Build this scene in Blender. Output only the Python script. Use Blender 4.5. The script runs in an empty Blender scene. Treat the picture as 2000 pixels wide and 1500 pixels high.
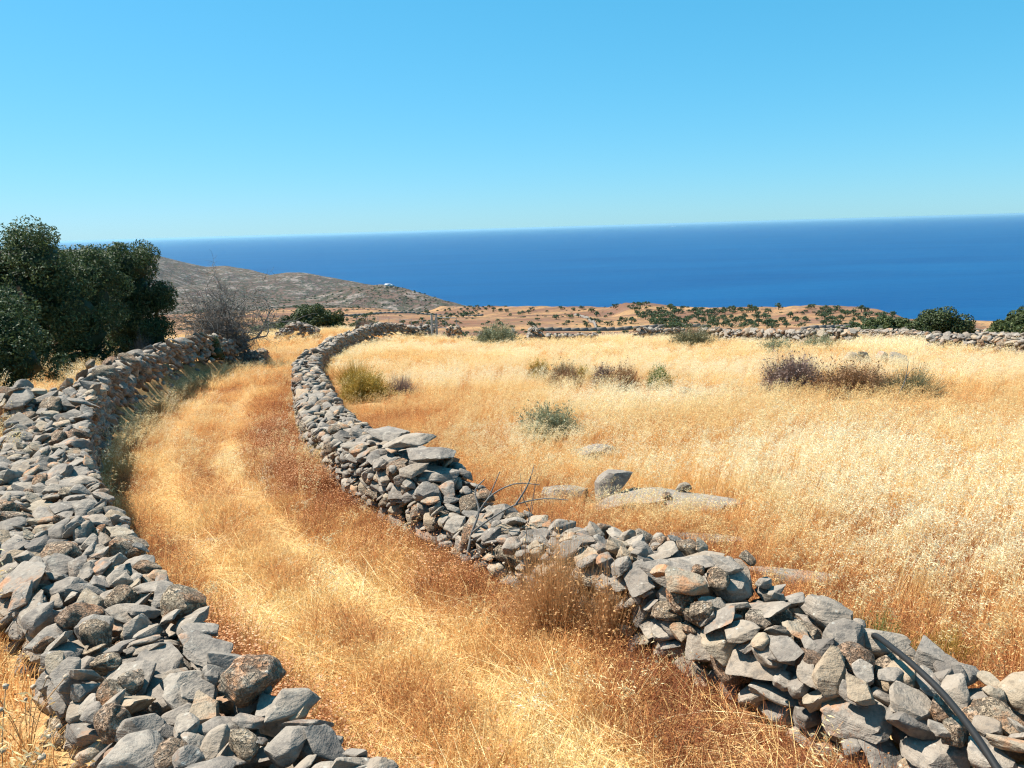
import bpy, bmesh, math, random
import numpy as np
from mathutils import Vector, Matrix
from mathutils.bvhtree import BVHTree

SC = bpy.context.scene
COL = SC.collection
# ------------------------------------------------------------------ camera
FPX, PITCH, ROLL, CAM_H = 1561.0, math.radians(11.04), math.atan(.0292), 2.4
_fw = Vector((0, math.cos(PITCH), -math.sin(PITCH))); _lu = Vector((0, math.sin(PITCH), math.cos(PITCH))); _lr = Vector((1, 0, 0))
_cr = _lr*math.cos(ROLL)-_lu*math.sin(ROLL); _cu = _lu*math.cos(ROLL)+_lr*math.sin(ROLL)
cam = bpy.data.cameras.new('camera'); cam_ob = bpy.data.objects.new('camera', cam); COL.objects.link(cam_ob)
cam.sensor_fit = 'HORIZONTAL'; cam.sensor_width = 36.0; cam.lens = 36.0*FPX/2000.0
cam.clip_start = .1; cam.clip_end = 180000.0
cam_ob.matrix_world = Matrix(((_cr.x, _cu.x, -_fw.x, 0), (_cr.y, _cu.y, -_fw.y, 0), (_cr.z, _cu.z, -_fw.z, CAM_H), (0, 0, 0, 1)))
SC.camera = cam_ob
# ------------------------------------------------------------------ sky and sun
SUN_EL, SUN_AZ = math.radians(54), math.radians(-68)      # azimuth clockwise from straight ahead
world = bpy.data.worlds.new('World'); SC.world = world; world.use_nodes = True
_nt = world.node_tree
_sky = _nt.nodes.new('ShaderNodeTexSky'); _sky.sky_type = 'NISHITA'; _sky.sun_disc = False
_sky.sun_elevation = SUN_EL; _sky.sun_rotation = SUN_AZ % (2*math.pi)
_sky.altitude = 130; _sky.air_density = 1.0; _sky.dust_density = .1; _sky.ozone_density = 2.0
# the camera's own rendering of blue: one tone curve per channel over the whole sky
_sp = _nt.nodes.new('ShaderNodeSeparateColor'); _cb = _nt.nodes.new('ShaderNodeCombineColor'); _nt.links.new(_sky.outputs[0], _sp.inputs[0])
for _i, (_k, _p) in enumerate(((.200, 1.0), (1.05, .5), (1.43, .5))):
    _pw = _nt.nodes.new('ShaderNodeMath'); _pw.operation = 'POWER'; _pw.inputs[1].default_value = _p; _nt.links.new(_sp.outputs[_i], _pw.inputs[0])
    _ml = _nt.nodes.new('ShaderNodeMath'); _ml.operation = 'MULTIPLY'; _ml.inputs[1].default_value = _k; _nt.links.new(_pw.outputs[0], _ml.inputs[0]); _nt.links.new(_ml.outputs[0], _cb.inputs[_i])
_nt.links.new(_cb.outputs[0], _nt.nodes['Background'].inputs[0]); _nt.nodes['Background'].inputs[1].default_value = .12
_sd = bpy.data.lights.new('sun', 'SUN'); _sd.energy = 5.0; _sd.angle = math.radians(.53); _sd.color = (1.0, .95, .86)
sun = bpy.data.objects.new('sun', _sd); COL.objects.link(sun)
_ts = Vector((math.sin(SUN_AZ)*math.cos(SUN_EL), math.cos(SUN_AZ)*math.cos(SUN_EL), math.sin(SUN_EL)))
sun.rotation_euler = _ts.to_track_quat('Z', 'Y').to_euler(); sun.location = _ts*60
SC.view_settings.view_transform = 'Standard'; SC.view_settings.look = 'None'
SC.view_settings.exposure = 1.16; SC.view_settings.gamma = 1.0; SC.view_settings.use_curve_mapping = False
SC.render.engine = 'CYCLES'
SC.cycles.max_bounces = 4; SC.cycles.diffuse_bounces = 2; SC.cycles.glossy_bounces = 2; SC.cycles.transmission_bounces = 3
SC.cycles.transparent_max_bounces = 6; SC.cycles.volume_bounces = 0
SC.cycles.use_denoising = True; SC.cycles.denoising_prefilter = 'NONE'; SC.cycles.denoising_input_passes = 'RGB_ALBEDO_NORMAL'; SC.cycles.filter_width = 1.2
SC.cycles.use_adaptive_sampling = True; SC.cycles.adaptive_threshold = .02

# ------------------------------------------------------------------ helpers
def mesh_np(name, V, F, smooth=False, attrs=None):
    """one mesh from numpy arrays; F is (n,3) or (n,4)"""
    V = np.ascontiguousarray(V, np.float32); F = np.ascontiguousarray(F, np.int32); k = F.shape[1]
    me = bpy.data.meshes.new(name)
    me.vertices.add(len(V)); me.vertices.foreach_set('co', V.ravel())
    me.loops.add(F.size); me.loops.foreach_set('vertex_index', F.ravel())
    me.polygons.add(len(F)); me.polygons.foreach_set('loop_start', np.arange(0, F.size, k, dtype=np.int32))
    me.polygons.foreach_set('loop_total', np.full(len(F), k, np.int32))
    if smooth: me.polygons.foreach_set('use_smooth', np.ones(len(F), bool))
    me.update(calc_edges=True)
    for n, a in (attrs or {}).items():
        at = me.attributes.new(n, 'FLOAT', 'POINT'); at.data.foreach_set('value', np.ascontiguousarray(a, np.float32))
    return me
def link(name, me, mat=None, parent=None, loc=None):
    o = bpy.data.objects.new(name, me); COL.objects.link(o)
    if mat is not None and me is not None and len(me.materials) == 0: me.materials.append(mat)
    if parent is not None: o.parent = parent
    if loc is not None: o.location = loc
    return o
def tag(o, label=None, cat=None, group=None, kind=None):
    if label: o['label'] = label
    if cat: o['category'] = cat
    if group: o['group'] = group
    if kind: o['kind'] = kind
    return o
def empty(name, loc, label, cat, group=None):
    o = bpy.data.objects.new(name, None); COL.objects.link(o); o.location = loc; o.empty_display_size = .1
    return tag(o, label, cat, group)
class Geo:
    """gathers pieces into one vertex / face array"""
    def __init__(s): s.V = []; s.F = []; s.n = 0; s.A = []
    def add(s, V, F, a=0.0):
        s.V.append(V); s.F.append(np.asarray(F)+s.n); s.n += len(V); s.A.append(np.full(len(V), a) if np.isscalar(a) else a)
    def mesh(s, name, smooth=False):
        return mesh_np(name, np.concatenate(s.V), np.concatenate(s.F), smooth, {'tint': np.concatenate(s.A)})
def tube_np(P, Rr, n=5, cap=True):
    P = np.asarray(P, float); m = len(P); Rr = np.broadcast_to(np.asarray(Rr, float), (m,))
    T = np.gradient(P, axis=0); T /= np.linalg.norm(T, axis=1, keepdims=True)+1e-9
    up = np.where(np.abs(T[:, 2:3]) > .9, [[1., 0, 0]], [[0, 0, 1.]])
    B = np.cross(T, up); B /= np.linalg.norm(B, axis=1, keepdims=True)+1e-9; N = np.cross(B, T)
    a = np.arange(n)*2*math.pi/n
    V = (P[:, None]+Rr[:, None, None]*(B[:, None]*np.cos(a)[None, :, None]+N[:, None]*np.sin(a)[None, :, None])).reshape(-1, 3)
    F = []
    for i in range(m-1):
        for j in range(n):
            F.append((i*n+j, i*n+(j+1) % n, (i+1)*n+(j+1) % n, (i+1)*n+j))
    if cap and n == 4:
        F.append((3, 2, 1, 0)); b = (m-1)*n; F.append((b, b+1, b+2, b+3))
    return V, np.array(F)
def box_np(c, h, rz=0.0):
    s = np.array([(-1, -1, -1), (1, -1, -1), (1, 1, -1), (-1, 1, -1), (-1, -1, 1), (1, -1, 1), (1, 1, 1), (-1, 1, 1)], float)*np.asarray(h)
    cz, sz = math.cos(rz), math.sin(rz); s = np.c_[s[:, 0]*cz-s[:, 1]*sz, s[:, 0]*sz+s[:, 1]*cz, s[:, 2]]
    return s+np.asarray(c), np.array([(0, 3, 2, 1), (4, 5, 6, 7), (0, 1, 5, 4), (1, 2, 6, 5), (2, 3, 7, 6), (3, 0, 4, 7)])
# ------------------------------------------------------------------ materials
class NT:
    def __init__(s, name):
        s.m = bpy.data.materials.new(name); s.m.use_nodes = True; s.t = s.m.node_tree
        s.bs = s.t.nodes['Principled BSDF']; s.out = s.t.nodes['Material Output']
    def n(s, typ, **k):
        nd = s.t.nodes.new(typ)
        for a, b in k.items():
            setattr(nd, a, b)
        return nd
    def l(s, a, b): s.t.links.new(a, b)
    def noise(s, vec, scale, detail=4, rough=.55, out='Fac', dist=0.):
        nd = s.n('ShaderNodeTexNoise'); nd.inputs['Scale'].default_value = scale; nd.inputs['Detail'].default_value = detail
        nd.inputs['Roughness'].default_value = rough; nd.inputs['Distortion'].default_value = dist
        if vec is not None: s.l(vec, nd.inputs['Vector'])
        return nd.outputs[out]
    def ramp(s, fac, stops, interp='LINEAR'):
        nd = s.n('ShaderNodeValToRGB'); nd.color_ramp.interpolation = interp
        el = nd.color_ramp.elements
        while len(el) < len(stops): el.new(.5)
        for e, (p, c) in zip(el, stops):
            e.position = p; e.color = (c, c, c, 1) if np.isscalar(c) else (*c, 1)
        s.l(fac, nd.inputs[0]); return nd.outputs[0]
    def mix(s, fac, a, b, mode='MIX'):
        nd = s.n('ShaderNodeMixRGB', blend_type=mode)
        for i, v in ((0, fac), (1, a), (2, b)):
            if hasattr(v, 'links'): s.l(v, nd.inputs[i])
            elif i == 0: nd.inputs[0].default_value = v
            else: nd.inputs[i].default_value = (*v, 1) if len(v) == 3 else v
        return nd.outputs[0]
    def math(s, op, a, b=0.0, clamp=False):
        nd = s.n('ShaderNodeMath', operation=op, use_clamp=clamp)
        for i, v in ((0, a), (1, b)):
            if hasattr(v, 'links'): s.l(v, nd.inputs[i])
            else: nd.inputs[i].default_value = v
        return nd.outputs[0]
    def pos(s): return s.n('ShaderNodeNewGeometry').outputs['Position']
    def attr(s, name, typ='GEOMETRY', out='Fac'):
        nd = s.n('ShaderNodeAttribute', attribute_name=name, attribute_type=typ); return nd.outputs[out]
    def bump(s, h, strength=.5, dist=.02, prev=None):
        nd = s.n('ShaderNodeBump'); nd.inputs['Strength'].default_value = strength; nd.inputs['Distance'].default_value = dist
        s.l(h, nd.inputs['Height'])
        if prev is not None: s.l(prev, nd.inputs['Normal'])
        return nd.outputs[0]
    def done(s, col=None, rough=.9, spec=.2, normal=None):
        if col is not None:
            if hasattr(col, 'links'): s.l(col, s.bs.inputs['Base Color'])
            else: s.bs.inputs['Base Color'].default_value = (*col, 1)
        s.bs.inputs['Roughness'].default_value = rough; s.bs.inputs['Specular IOR Level'].default_value = spec
        if normal is not None: s.l(normal, s.bs.inputs['Normal'])
        return s.m
# ------------------------------------------------------------------ terrain: heights in metres, x east, y away from the lens
def sm(a, b, x):
    t = np.clip((np.asarray(x, float)-a)/(b-a), 0, 1); return t*t*(3-2*t)

def _hash(ix, iy, seed):
    n = (ix.astype(np.int64)*374761393 + iy.astype(np.int64)*668265263 + seed*1442695041) & 0x7fffffff
    n = ((n ^ (n >> 13))*1274126177) & 0x7fffffff
    return ((n ^ (n >> 16)) & 0xffff)/65535.0

def vnoise(x, y, seed=0):
    x = np.asarray(x, float); y = np.asarray(y, float)
    ix = np.floor(x); iy = np.floor(y); fx = x-ix; fy = y-iy
    fx = fx*fx*(3-2*fx); fy = fy*fy*(3-2*fy)
    a = _hash(ix, iy, seed); b = _hash(ix+1, iy, seed); c = _hash(ix, iy+1, seed); d = _hash(ix+1, iy+1, seed)
    return (a*(1-fx)+b*fx)*(1-fy)+(c*(1-fx)+d*fx)*fy

def fbm(x, y, seed=0, octs=4):
    s = 0.; a = .5; f = 1.; n = 0.
    for i in range(octs):
        s = s + a*vnoise(np.asarray(x)*f+17.3*i, np.asarray(y)*f-9.1*i, seed+i); n += a; a *= .5; f *= 2.03
    return s/n

CAM_Z = 2.4
SEA_Z = -128.0
# lane-side face of the two walls that hem the lane (plan)
LEFT_FACE = [(.58, .85), (.22, 1.3), (-.09, 1.74), (-.30, 1.99), (-.60, 2.38), (-.99, 2.81), (-1.37, 3.33), (-1.65, 3.77), (-2.06, 4.34), (-2.51, 5.02),
             (-3.56, 6.64), (-4.55, 8.4), (-5.40, 10.1), (-6.67, 13.07), (-7.78, 16.42), (-8.74, 19.93), (-9.83, 25.15), (-10.5, 29.6), (-11.0, 33.6)]
RIGHT_FACE = [(3.3, 1.75), (2.75, 2.08), (2.25, 2.40), (1.86, 2.70), (1.58, 2.95), (1.40, 3.18), (1.24, 3.5), (1.03, 3.86), (.59, 4.57), (-.04, 5.6), (-.72, 6.7), (-1.71, 8.29), (-2.35, 9.6), (-2.99, 11.13),
              (-3.95, 14.2), (-4.85, 17.46), (-5.75, 20.6), (-6.6, 23.8), (-7.55, 28.5), (-8.25, 33.5), (-8.65, 38.5), (-8.7, 43.5), (-8.2, 48.), (-7.2, 50.4), (-5.9, 50.9)]
_lf = np.array(LEFT_FACE); _rf = np.array(RIGHT_FACE)
def lane_left(y):
    return np.interp(y, np.r_[-8, _lf[:, 1], 70], np.r_[5.2, _lf[:, 0], -17.])
def lane_right(y):
    return np.interp(y, np.r_[-8, _rf[:-2, 1], 56, 80], np.r_[8.5, _rf[:-2, 0], -7., -7.])

# skylines of the far land: bearing (degrees) -> height of the crest
EDGE = np.array([(-80., 2200, -135.0), (-23.87, 2200, -135.0), (-14.18, 1500, -120.7), (-8.57, 1000, -86.8), (-4.96, 760, -68.3), (0.16, 640, -59.0), (3.83, 600, -56.5), (7.1, 560, -53.6), (8.18, 520, -47.1), (9.62, 500, -44.8), (11.75, 500, -47.2), (14.54, 470, -45.5), (17.93, 450, -43.2), (19.91, 430, -40.6), (21.52, 420, -39.3), (23.09, 410, -38.5), (24.64, 400, -38.5), (25.87, 390, -39.8), (27.09, 380, -42.5), (28.3, 90, -9.2), (30.3, 62, -5.8), (33.02, 56, -5.2), (80., 56, -5.2)])
RIDGE_A = np.array([(-80., 2700, -10.0), (-36.68, 2700, -10.0), (-27.88, 2650, -22.), (-25.05, 2600, -31.), (-23.6, 2550, -42.8), (-22.11, 2500, -63.3), (-20.58, 2500, -82.2), (-19.3, 2450, -80.0), (-17.69, 2400, -92.6), (-16.4, 2350, -108.5), (-15.42, 2350, -124.5), (-14.13, 2300, -162.3), (-12.81, 2300, -200.6), (-10.8, 2300, -262.6), (80., 2300, -262.6)])
RIDGE_B = np.array([(-80., 1500, -95.0), (-26.88, 1500, -95.0), (-22.91, 1600, -86.9), (-20.05, 1650, -85.3), (-18.08, 1700, -83.7), (-16.73, 1750, -79.7), (-15.38, 1750, -75.1), (-14.36, 1750, -76.4), (-12.67, 1700, -85.7), (-10.6, 1650, -96.7), (-8.5, 1600, -107.1), (-5.3, 1500, -127.2), (-3.51, 1500, -142.3), (-1.36, 1500, -180.9), (80., 1500, -180.9)])
RIDGE_C = np.array([(-80., 900, -76.3), (-17.6, 900, -76.3), (-15.54, 930, -72.8), (-13.45, 950, -67.9), (-12.04, 960, -63.2), (-10.61, 960, -59.5), (-9.01, 960, -58.1), (-7.42, 950, -63.3), (-6.01, 930, -69.8), (-4.58, 900, -75.2), (-3.13, 880, -79.9), (-1.68, 860, -83.7), (0.13, 850, -93.9), (80., 850, -93.9)])
PLAIN_Z = np.array([(0, .3), (3, 0), (48, -4.5), (58, -5.9), (75, -9.3), (100, -13.8), (135, -18.6), (200, -25.6), (280, -33.2), (400, -41.5), (520, -50.5), (650, -60.), (1000, -74.), (1600, -92.), (2600, -112.), (3600, -170.), (6000, -220.)])

def height(x, y):
    x = np.asarray(x, float); y = np.asarray(y, float)
    r = np.hypot(x, y); th = np.degrees(np.arctan2(x, np.maximum(y, 1e-6)))
    rr = np.where(y > 0, np.where(r < 60, y+(r-y)*sm(25, 60, r), r), y)
    z = np.where(rr < 3, -.10*(rr-3), np.interp(rr, PLAIN_Z[:, 0], PLAIN_Z[:, 1]))
    z = z + (fbm(x*.22, y*.22, 3, 3)-.5)*.30*sm(2, 9, r) + (fbm(x*1.3, y*1.3, 8, 3)-.5)*.07
    # banks either side of the lane, and the two worn tracks
    near = 1-sm(34, 48, y)
    xl = lane_left(y); xr = lane_right(y)
    z = z + near*(.52*sm(-.2, -.75, x-xl) + .10*sm(.3, .9, x-xr))
    u = (x-xl)/np.maximum(xr-xl, .5)
    z = z - near*.05*(np.exp(-((u-.28)/.09)**2)+np.exp(-((u-.60)/.09)**2))
    z = z + .022*np.minimum(r, 75)*sm(-2, -13, th)*sm(32, 56, r)*(1-sm(70, 100, r))
    # rolling of the far plain
    far = sm(90, 260, r)
    z = z + far*((fbm(x/130., y/130., 21, 4)-.5)*9.*sm(150, 500, r) + (fbm(x/28., y/28., 33, 3)-.5)*2.2)
    # coast: beyond the edge the land falls into the sea
    e = np.interp(th, EDGE[:, 0], EDGE[:, 1]); ez = np.interp(th, EDGE[:, 0], EDGE[:, 2])
    k = np.exp(-((np.minimum(r, e)-e)/(.22*e))**2)*sm(60, 75, e)
    z = z*(1-k) + (ez+(fbm(x/28., y/28., 33, 3)-.5)*1.6)*k
    drop = np.maximum(r-e, 0)
    z = np.where(drop > 0, z - drop*drop/(drop+.10*e)*.75, z)
    # far ridges to the left
    for R_ in (RIDGE_A, RIDGE_B, RIDGE_C):
        d = np.interp(th, R_[:, 0], R_[:, 1]); rz = np.interp(th, R_[:, 0], R_[:, 2])
        s = np.where(r < d, .26*d, .16*d)
        b = np.exp(-((r-d)/s)**2)
        rough = (fbm(x/90., y/90., 55, 5)-.5)
        zz = -230 + (rz+230+rough*10*(d/1500.)*sm(.02, .2, abs(r-d)/d))*b
        zz = rz - (1-b)*(np.abs(rz)*.9+60) + rough*26*(d/2000.)*(b*(1-b)*4)
        z = np.maximum(z, np.where(d > 0, zz, -999))
    return z
# ------------------------------------------------------------------ ground, path, field, plain, hills, sea
def mat_soil(name, a, b, c):
    m = NT(name); p = m.pos()
    n1 = m.noise(p, .9, 5, .6); n2 = m.noise(p, 14, 4, .65); n3 = m.noise(p, 70, 3, .6)
    col = m.mix(m.ramp(n1, [(.35, 0.), (.65, 1.)]), a, b)
    col = m.mix(m.ramp(n2, [(.42, 0.), (.68, 1.)]), col, c)
    col = m.mix(m.ramp(n3, [(.3, .35), (.7, 0.)]), col, (.10, .05, .025))
    h = m.mix(.5, n2, n3)
    return m.done(col, .95, .1, m.bump(h, .8, .03))
M_PATH = mat_soil('path_soil', (.40, .175, .075), (.50, .255, .11), (.60, .37, .18))
M_FIELD = mat_soil('field_litter', (.46, .25, .10), (.58, .38, .17), (.66, .47, .24))
M_BANK = mat_soil('bank_soil', (.40, .20, .08), (.52, .31, .13), (.60, .42, .20))

def mat_plain():
    m = NT('plain_earth'); p = m.pos()
    mp = m.n('ShaderNodeMapping'); mp.inputs['Scale'].default_value = (.010, .022, .02); m.l(p, mp.inputs[0])
    n1 = m.noise(mp.outputs[0], 1.0, 6, .62, dist=.6); n2 = m.noise(p, .05, 5, .6); n3 = m.noise(p, .35, 4, .7)
    col = m.mix(m.ramp(n1, [(.44, 0.), (.58, .9)]), (.150, .072, .046), (.35, .20, .092))
    col = m.mix(m.ramp(n2, [(.46, 0.), (.66, .8)]), col, (.165, .092, .066))
    col = m.mix(m.ramp(n3, [(.50, 0.), (.62, .75)]), col, (.085, .075, .045))
    dist = m.n('ShaderNodeVectorMath', operation='LENGTH'); m.l(p, dist.inputs[0])
    return m.done(col, .95, .05)
def mat_hill():
    m = NT('hill_scrub'); p = m.pos()
    n1 = m.noise(p, .004, 6, .62); n2 = m.noise(p, .03, 5, .65); n3 = m.noise(p, .11, 4, .75)
    col = m.mix(m.ramp(n1, [(.40, 0.), (.60, 1.)]), (.092, .064, .056), (.130, .085, .064))
    col = m.mix(m.ramp(n2, [(.50, 0.), (.60, .8)]), col, (.235, .195, .17))
    col = m.mix(m.ramp(n3, [(.46, 0.), (.54, .85)]), col, (.045, .05, .033))
    return m.done(col, .95, .05, m.bump(n2, 1., 14.))
M_PLAIN = mat_plain(); M_HILL = mat_hill()

def build_ground():
    nr, nth = 460, 560
    th = np.radians(np.linspace(-62, 62, nth))
    # denser rows where the lens looks closely
    q = np.linspace(0, 1, nr)
    r = .35*np.exp(q*math.log(4600/.35))
    RR, TT = np.meshgrid(r, th, indexing='ij')
    X = RR*np.sin(TT); Y = RR*np.cos(TT)
    Z = height(X.ravel(), Y.ravel()).reshape(X.shape)
    V = np.stack([X, Y, Z], -1).reshape(-1, 3)
    i, j = np.meshgrid(np.arange(nr-1), np.arange(nth-1), indexing='ij')
    a = (i*nth+j).ravel(); F = np.stack([a, a+1, a+nth+1, a+nth], -1)
    c = V[F].mean(1); cr = np.hypot(c[:, 0], c[:, 1]); cz = c[:, 2]
    xl = lane_left(c[:, 1]); xr = lane_right(c[:, 1])
    keep = cz > SEA_Z-12
    hills = (cr > 760) & (np.degrees(np.arctan2(c[:, 0], c[:, 1])) < -3.0+0*cr)
    plain = (cr > 92) & ~hills
    nearf = ~(plain | hills)
    path = nearf & (c[:, 1] < 40) & (c[:, 0] > xl-.05) & (c[:, 0] < xr+.05)
    left = nearf & ~path & (c[:, 0] <= xl-.05)
    field = nearf & ~path & ~left
    for nm, msk, mt in (('path', path, M_PATH), ('field', field, M_FIELD), ('ground', left, M_BANK), ('plain', plain, M_PLAIN), ('hills', hills, M_HILL)):
        f = F[msk & keep]; u, inv = np.unique(f.ravel(), return_inverse=True)
        o = link(nm, mesh_np(nm, V[u], inv.reshape(f.shape), True), mt); tag(o, kind='structure')
    # ground behind the lens, so a step aside still stands on something
    g = np.arange(-14, 14.01, .5); GX, GY = np.meshgrid(g, np.arange(-14, .51, .5), indexing='ij')
    a = np.radians(62)
    V2 = np.stack([GX, GY, height(GX.ravel(), GY.ravel()).reshape(GX.shape)-.01], -1).reshape(-1, 3); n2 = GX.shape[1]
    i, j = np.meshgrid(np.arange(GX.shape[0]-1), np.arange(n2-1), indexing='ij'); k = (i*n2+j).ravel()
    o = link('ground', mesh_np('ground_behind', V2, np.stack([k, k+n2, k+n2+1, k+1], -1), True), M_BANK); tag(o, kind='structure')
build_ground()

def mat_sea():
    m = NT('sea_water'); p = m.pos()
    mp = m.n('ShaderNodeMapping'); mp.inputs['Scale'].default_value = (.0012, .004, 1); m.l(p, mp.inputs[0])
    n0 = m.noise(mp.outputs[0], 1, 4, .6)
    n1 = m.noise(p, .05, 4, .6); n2 = m.noise(p, .006, 4, .6)
    col = m.mix(m.ramp(n0, [(.35, 0.), (.65, 1.)]), (.001, .036, .125), (.002, .054, .155))
    nb = m.bump(m.mix(.5, n1, n2), .5, 3.0)
    m.done(col, .42, .16, nb); m.bs.inputs['IOR'].default_value = 1.33
    return m.m
def build_sea():
    th = np.linspace(0, 2*math.pi, 193)[:-1]; rr = np.r_[0.01, 150*np.exp(np.linspace(0, math.log(95000/150.), 64))]
    R2, T2 = np.meshgrid(rr, th, indexing='ij')
    V = np.stack([R2*np.sin(T2), R2*np.cos(T2), np.full(R2.shape, SEA_Z)], -1).reshape(-1, 3); n = len(th)
    i, j = np.meshgrid(np.arange(len(rr)-1), np.arange(n), indexing='ij'); i = i.ravel(); j = j.ravel(); jj = (j+1) % n
    F = np.stack([i*n+j, (i+1)*n+j, (i+1)*n+jj, i*n+jj], -1)
    o = link('sea', mesh_np('sea', V, F[:, ::-1], True), mat_sea()); tag(o, kind='structure')
build_sea()
# ------------------------------------------------------------------ stones
def mat_stone(name, ramp, orange, lichen, rough_amt, dark):
    m = NT(name); p0 = m.pos(); oi = m.n('ShaderNodeObjectInfo')
    rnd = m.math('FRACT', m.math('ADD', oi.outputs['Random'], m.attr('tint')))
    off = m.n('ShaderNodeVectorMath', operation='MULTIPLY_ADD'); off.inputs[1].default_value = (1, 1, 1)
    cx = m.n('ShaderNodeCombineXYZ'); m.l(m.math('MULTIPLY', rnd, 37.), cx.inputs[0]); m.l(m.math('MULTIPLY', rnd, 91.), cx.inputs[1]); m.l(m.math('MULTIPLY', rnd, 63.), cx.inputs[2])
    m.l(p0, off.inputs[0]); m.l(cx.outputs[0], off.inputs[2]); p = off.outputs[0]
    col = m.ramp(rnd, ramp)
    big = m.noise(p, 5, 4, .6); mid = m.noise(p, 22, 5, .65); fine = m.noise(p, 90, 4, .7)
    col = m.mix(m.ramp(big, [(.38, 0.), (.66, .55)]), col, tuple(c*1.28 for c in ramp[-1][1]))
    col = m.mix(m.ramp(mid, [(.34, .55), (.5, 0.)]), col, dark)
    rsel = m.math('FRACT', m.math('MULTIPLY', rnd, 7.31))
    om = m.math('MULTIPLY', m.ramp(m.noise(p, 7, 5, .65), [(.50, 0.), (.64, 1.)]), m.ramp(rsel, [(orange[0], 0.), (min(orange[0]+.12, 1), orange[1])]))
    col = m.mix(om, col, m.mix(mid, (.32, .12, .045), (.48, .27, .14)))
    vo = m.n('ShaderNodeTexVoronoi'); vo.inputs['Scale'].default_value = 26; m.l(p, vo.inputs['Vector'])
    lm = m.math('MULTIPLY', m.ramp(vo.outputs['Distance'], [(.10, 1.), (.26, 0.)]), m.ramp(m.noise(p, 11, 3, .6), [(.50, 0.), (.60, 1.)]))
    lm = m.math('MULTIPLY', lm, m.ramp(m.math('FRACT', m.math('MULTIPLY', rnd, 13.7)), [(.30, 0.), (.6, lichen)]))
    col = m.mix(lm, col, (.56, .53, .46))
    lp = m.math('MULTIPLY', m.ramp(m.noise(p, 16, 6, .75), [(.56, 0.), (.66, 1.)]), lichen*.6)
    col = m.mix(lp, col, (.42, .385, .32))
    wv = m.n('ShaderNodeMapping'); wv.inputs['Scale'].default_value = (4, 4, 30); m.l(p, wv.inputs[0])
    lay = m.noise(wv.outputs[0], 1.2, 5, .6)
    hsum = m.math('ADD', m.math('MULTIPLY', lay, .55), m.math('ADD', m.math('MULTIPLY', mid, .45), m.math('MULTIPLY', fine, .16)))
    nb = m.bump(hsum, min(.62*rough_amt, 1.), .045*max(rough_amt, 1.))
    if rough_amt > 2:
        pit = m.ramp(m.noise(p, 38, 4, .62, dist=1.2), [(.40, 0.), (.54, 1.)]); pl = m.ramp(m.noise(p, 9, 3, .6), [(.42, 1.), (.60, .25)])
        col = m.mix(m.math('MULTIPLY', m.math('MULTIPLY', m.math('SUBTRACT', 1., pit), pl), .72), col, (.075, .055, .04))
        nb = m.bump(m.math('ADD', hsum, m.math('MULTIPLY', pit, .40)), 1., .05)
    return m.done(col, .88, .22, nb)
M_SLATE = mat_stone('grey_slate', [(0., (.125, .106, .090)), (.35, (.176, .149, .124)), (.62, (.212, .179, .147)), (.82, (.225, .174, .126)), (1., (.27, .230, .186))], (.80, .75), .55, 1.0, (.065, .063, .060))
M_WARM = mat_stone('tan_limestone', [(0., (.22, .185, .14)), (.5, (.28, .235, .175)), (1., (.30, .22, .145))], (.35, .9), .7, 1.1, (.11, .085, .06))
M_ROUGH = mat_stone('pitted_lichen_stone', [(0., (.30, .25, .19)), (.5, (.36, .29, .20)), (1., (.29, .18, .115))], (.25, 1.0), 1.0, 2.2, (.075, .06, .05))

def ico(sub):
    bm = bmesh.new(); bmesh.ops.create_icosphere(bm, subdivisions=sub, radius=1.0)
    bm.verts.ensure_lookup_table()
    V = np.array([v.co[:] for v in bm.verts]); F = np.array([[v.index for v in f.verts] for f in bm.faces]); bm.free()
    return V/np.linalg.norm(V, axis=1, keepdims=True), F
ICO = {k: ico(k) for k in (1, 2, 3, 4)}
def n3(V, f, seed):
    return (vnoise(V[:, 0]*f+3.1*seed, V[:, 1]*f+V[:, 2]*f*.7, seed)+vnoise(V[:, 1]*f-5.7, V[:, 2]*f+V[:, 0]*f*.6+seed, seed+5)+vnoise(V[:, 2]*f+9., V[:, 0]*f-V[:, 1]*f*.5, seed+9))/3-.5
def stone_shape(seed, style, sub):
    g = np.random.default_rng(seed)
    P = []; O = []
    def pl(n, o): n = np.array(n, float); P.append(n/np.linalg.norm(n)); O.append(o)
    k = {'slab': 5, 'block': 5, 'rough': 6}[style]+g.integers(0, 3)
    pl((g.normal(0, .10), g.normal(0, .10), 1), g.uniform(.85, 1)); pl((g.normal(0, .14), g.normal(0, .14), -1), g.uniform(.85, 1))
    a0 = g.uniform(0, 6.28)
    for i in range(k):
        a = a0+2*math.pi*(i+g.uniform(-.32, .32))/k
        pl((math.cos(a), math.sin(a), g.normal(0, .30 if style == 'slab' else .25)), g.uniform(.66, 1.0))
    for i in range({'slab': 3, 'block': 4, 'rough': 6}[style]):
        n = g.normal(0, 1, 3); pl(n, g.uniform(.78, 1.05))
    P = np.array(P); O = np.array(O); D, F = ICO[sub]
    p = {'slab': 44, 'block': 36, 'rough': 12}[style]*g.uniform(.7, 1.3)
    q = np.maximum(D@P.T, 0)/O
    r = (q**p).sum(1)**(-1/p)
    V = D*r[:, None]
    amp = {'slab': .045, 'block': .06, 'rough': .17}[style]
    V = V*(1+amp*2*(n3(V, 1.9, seed)+.55*n3(V, 4.3, seed+3)+.3*n3(V, 9., seed+7)))[:, None]
    if style == 'slab': V[:, 2] += .10*n3(V*np.array([1, 1, .2]), 2.2, seed+11)
    lo, hi = V.min(0), V.max(0)
    return (V-(lo+hi)/2)/((hi-lo)/2), F
STYLES = ['slab']*16+['block']*9+['slab']*3+['block']*4+['rough']*8
SMATS = [M_SLATE]*25+[M_WARM]*7+[M_ROUGH]*8
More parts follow.
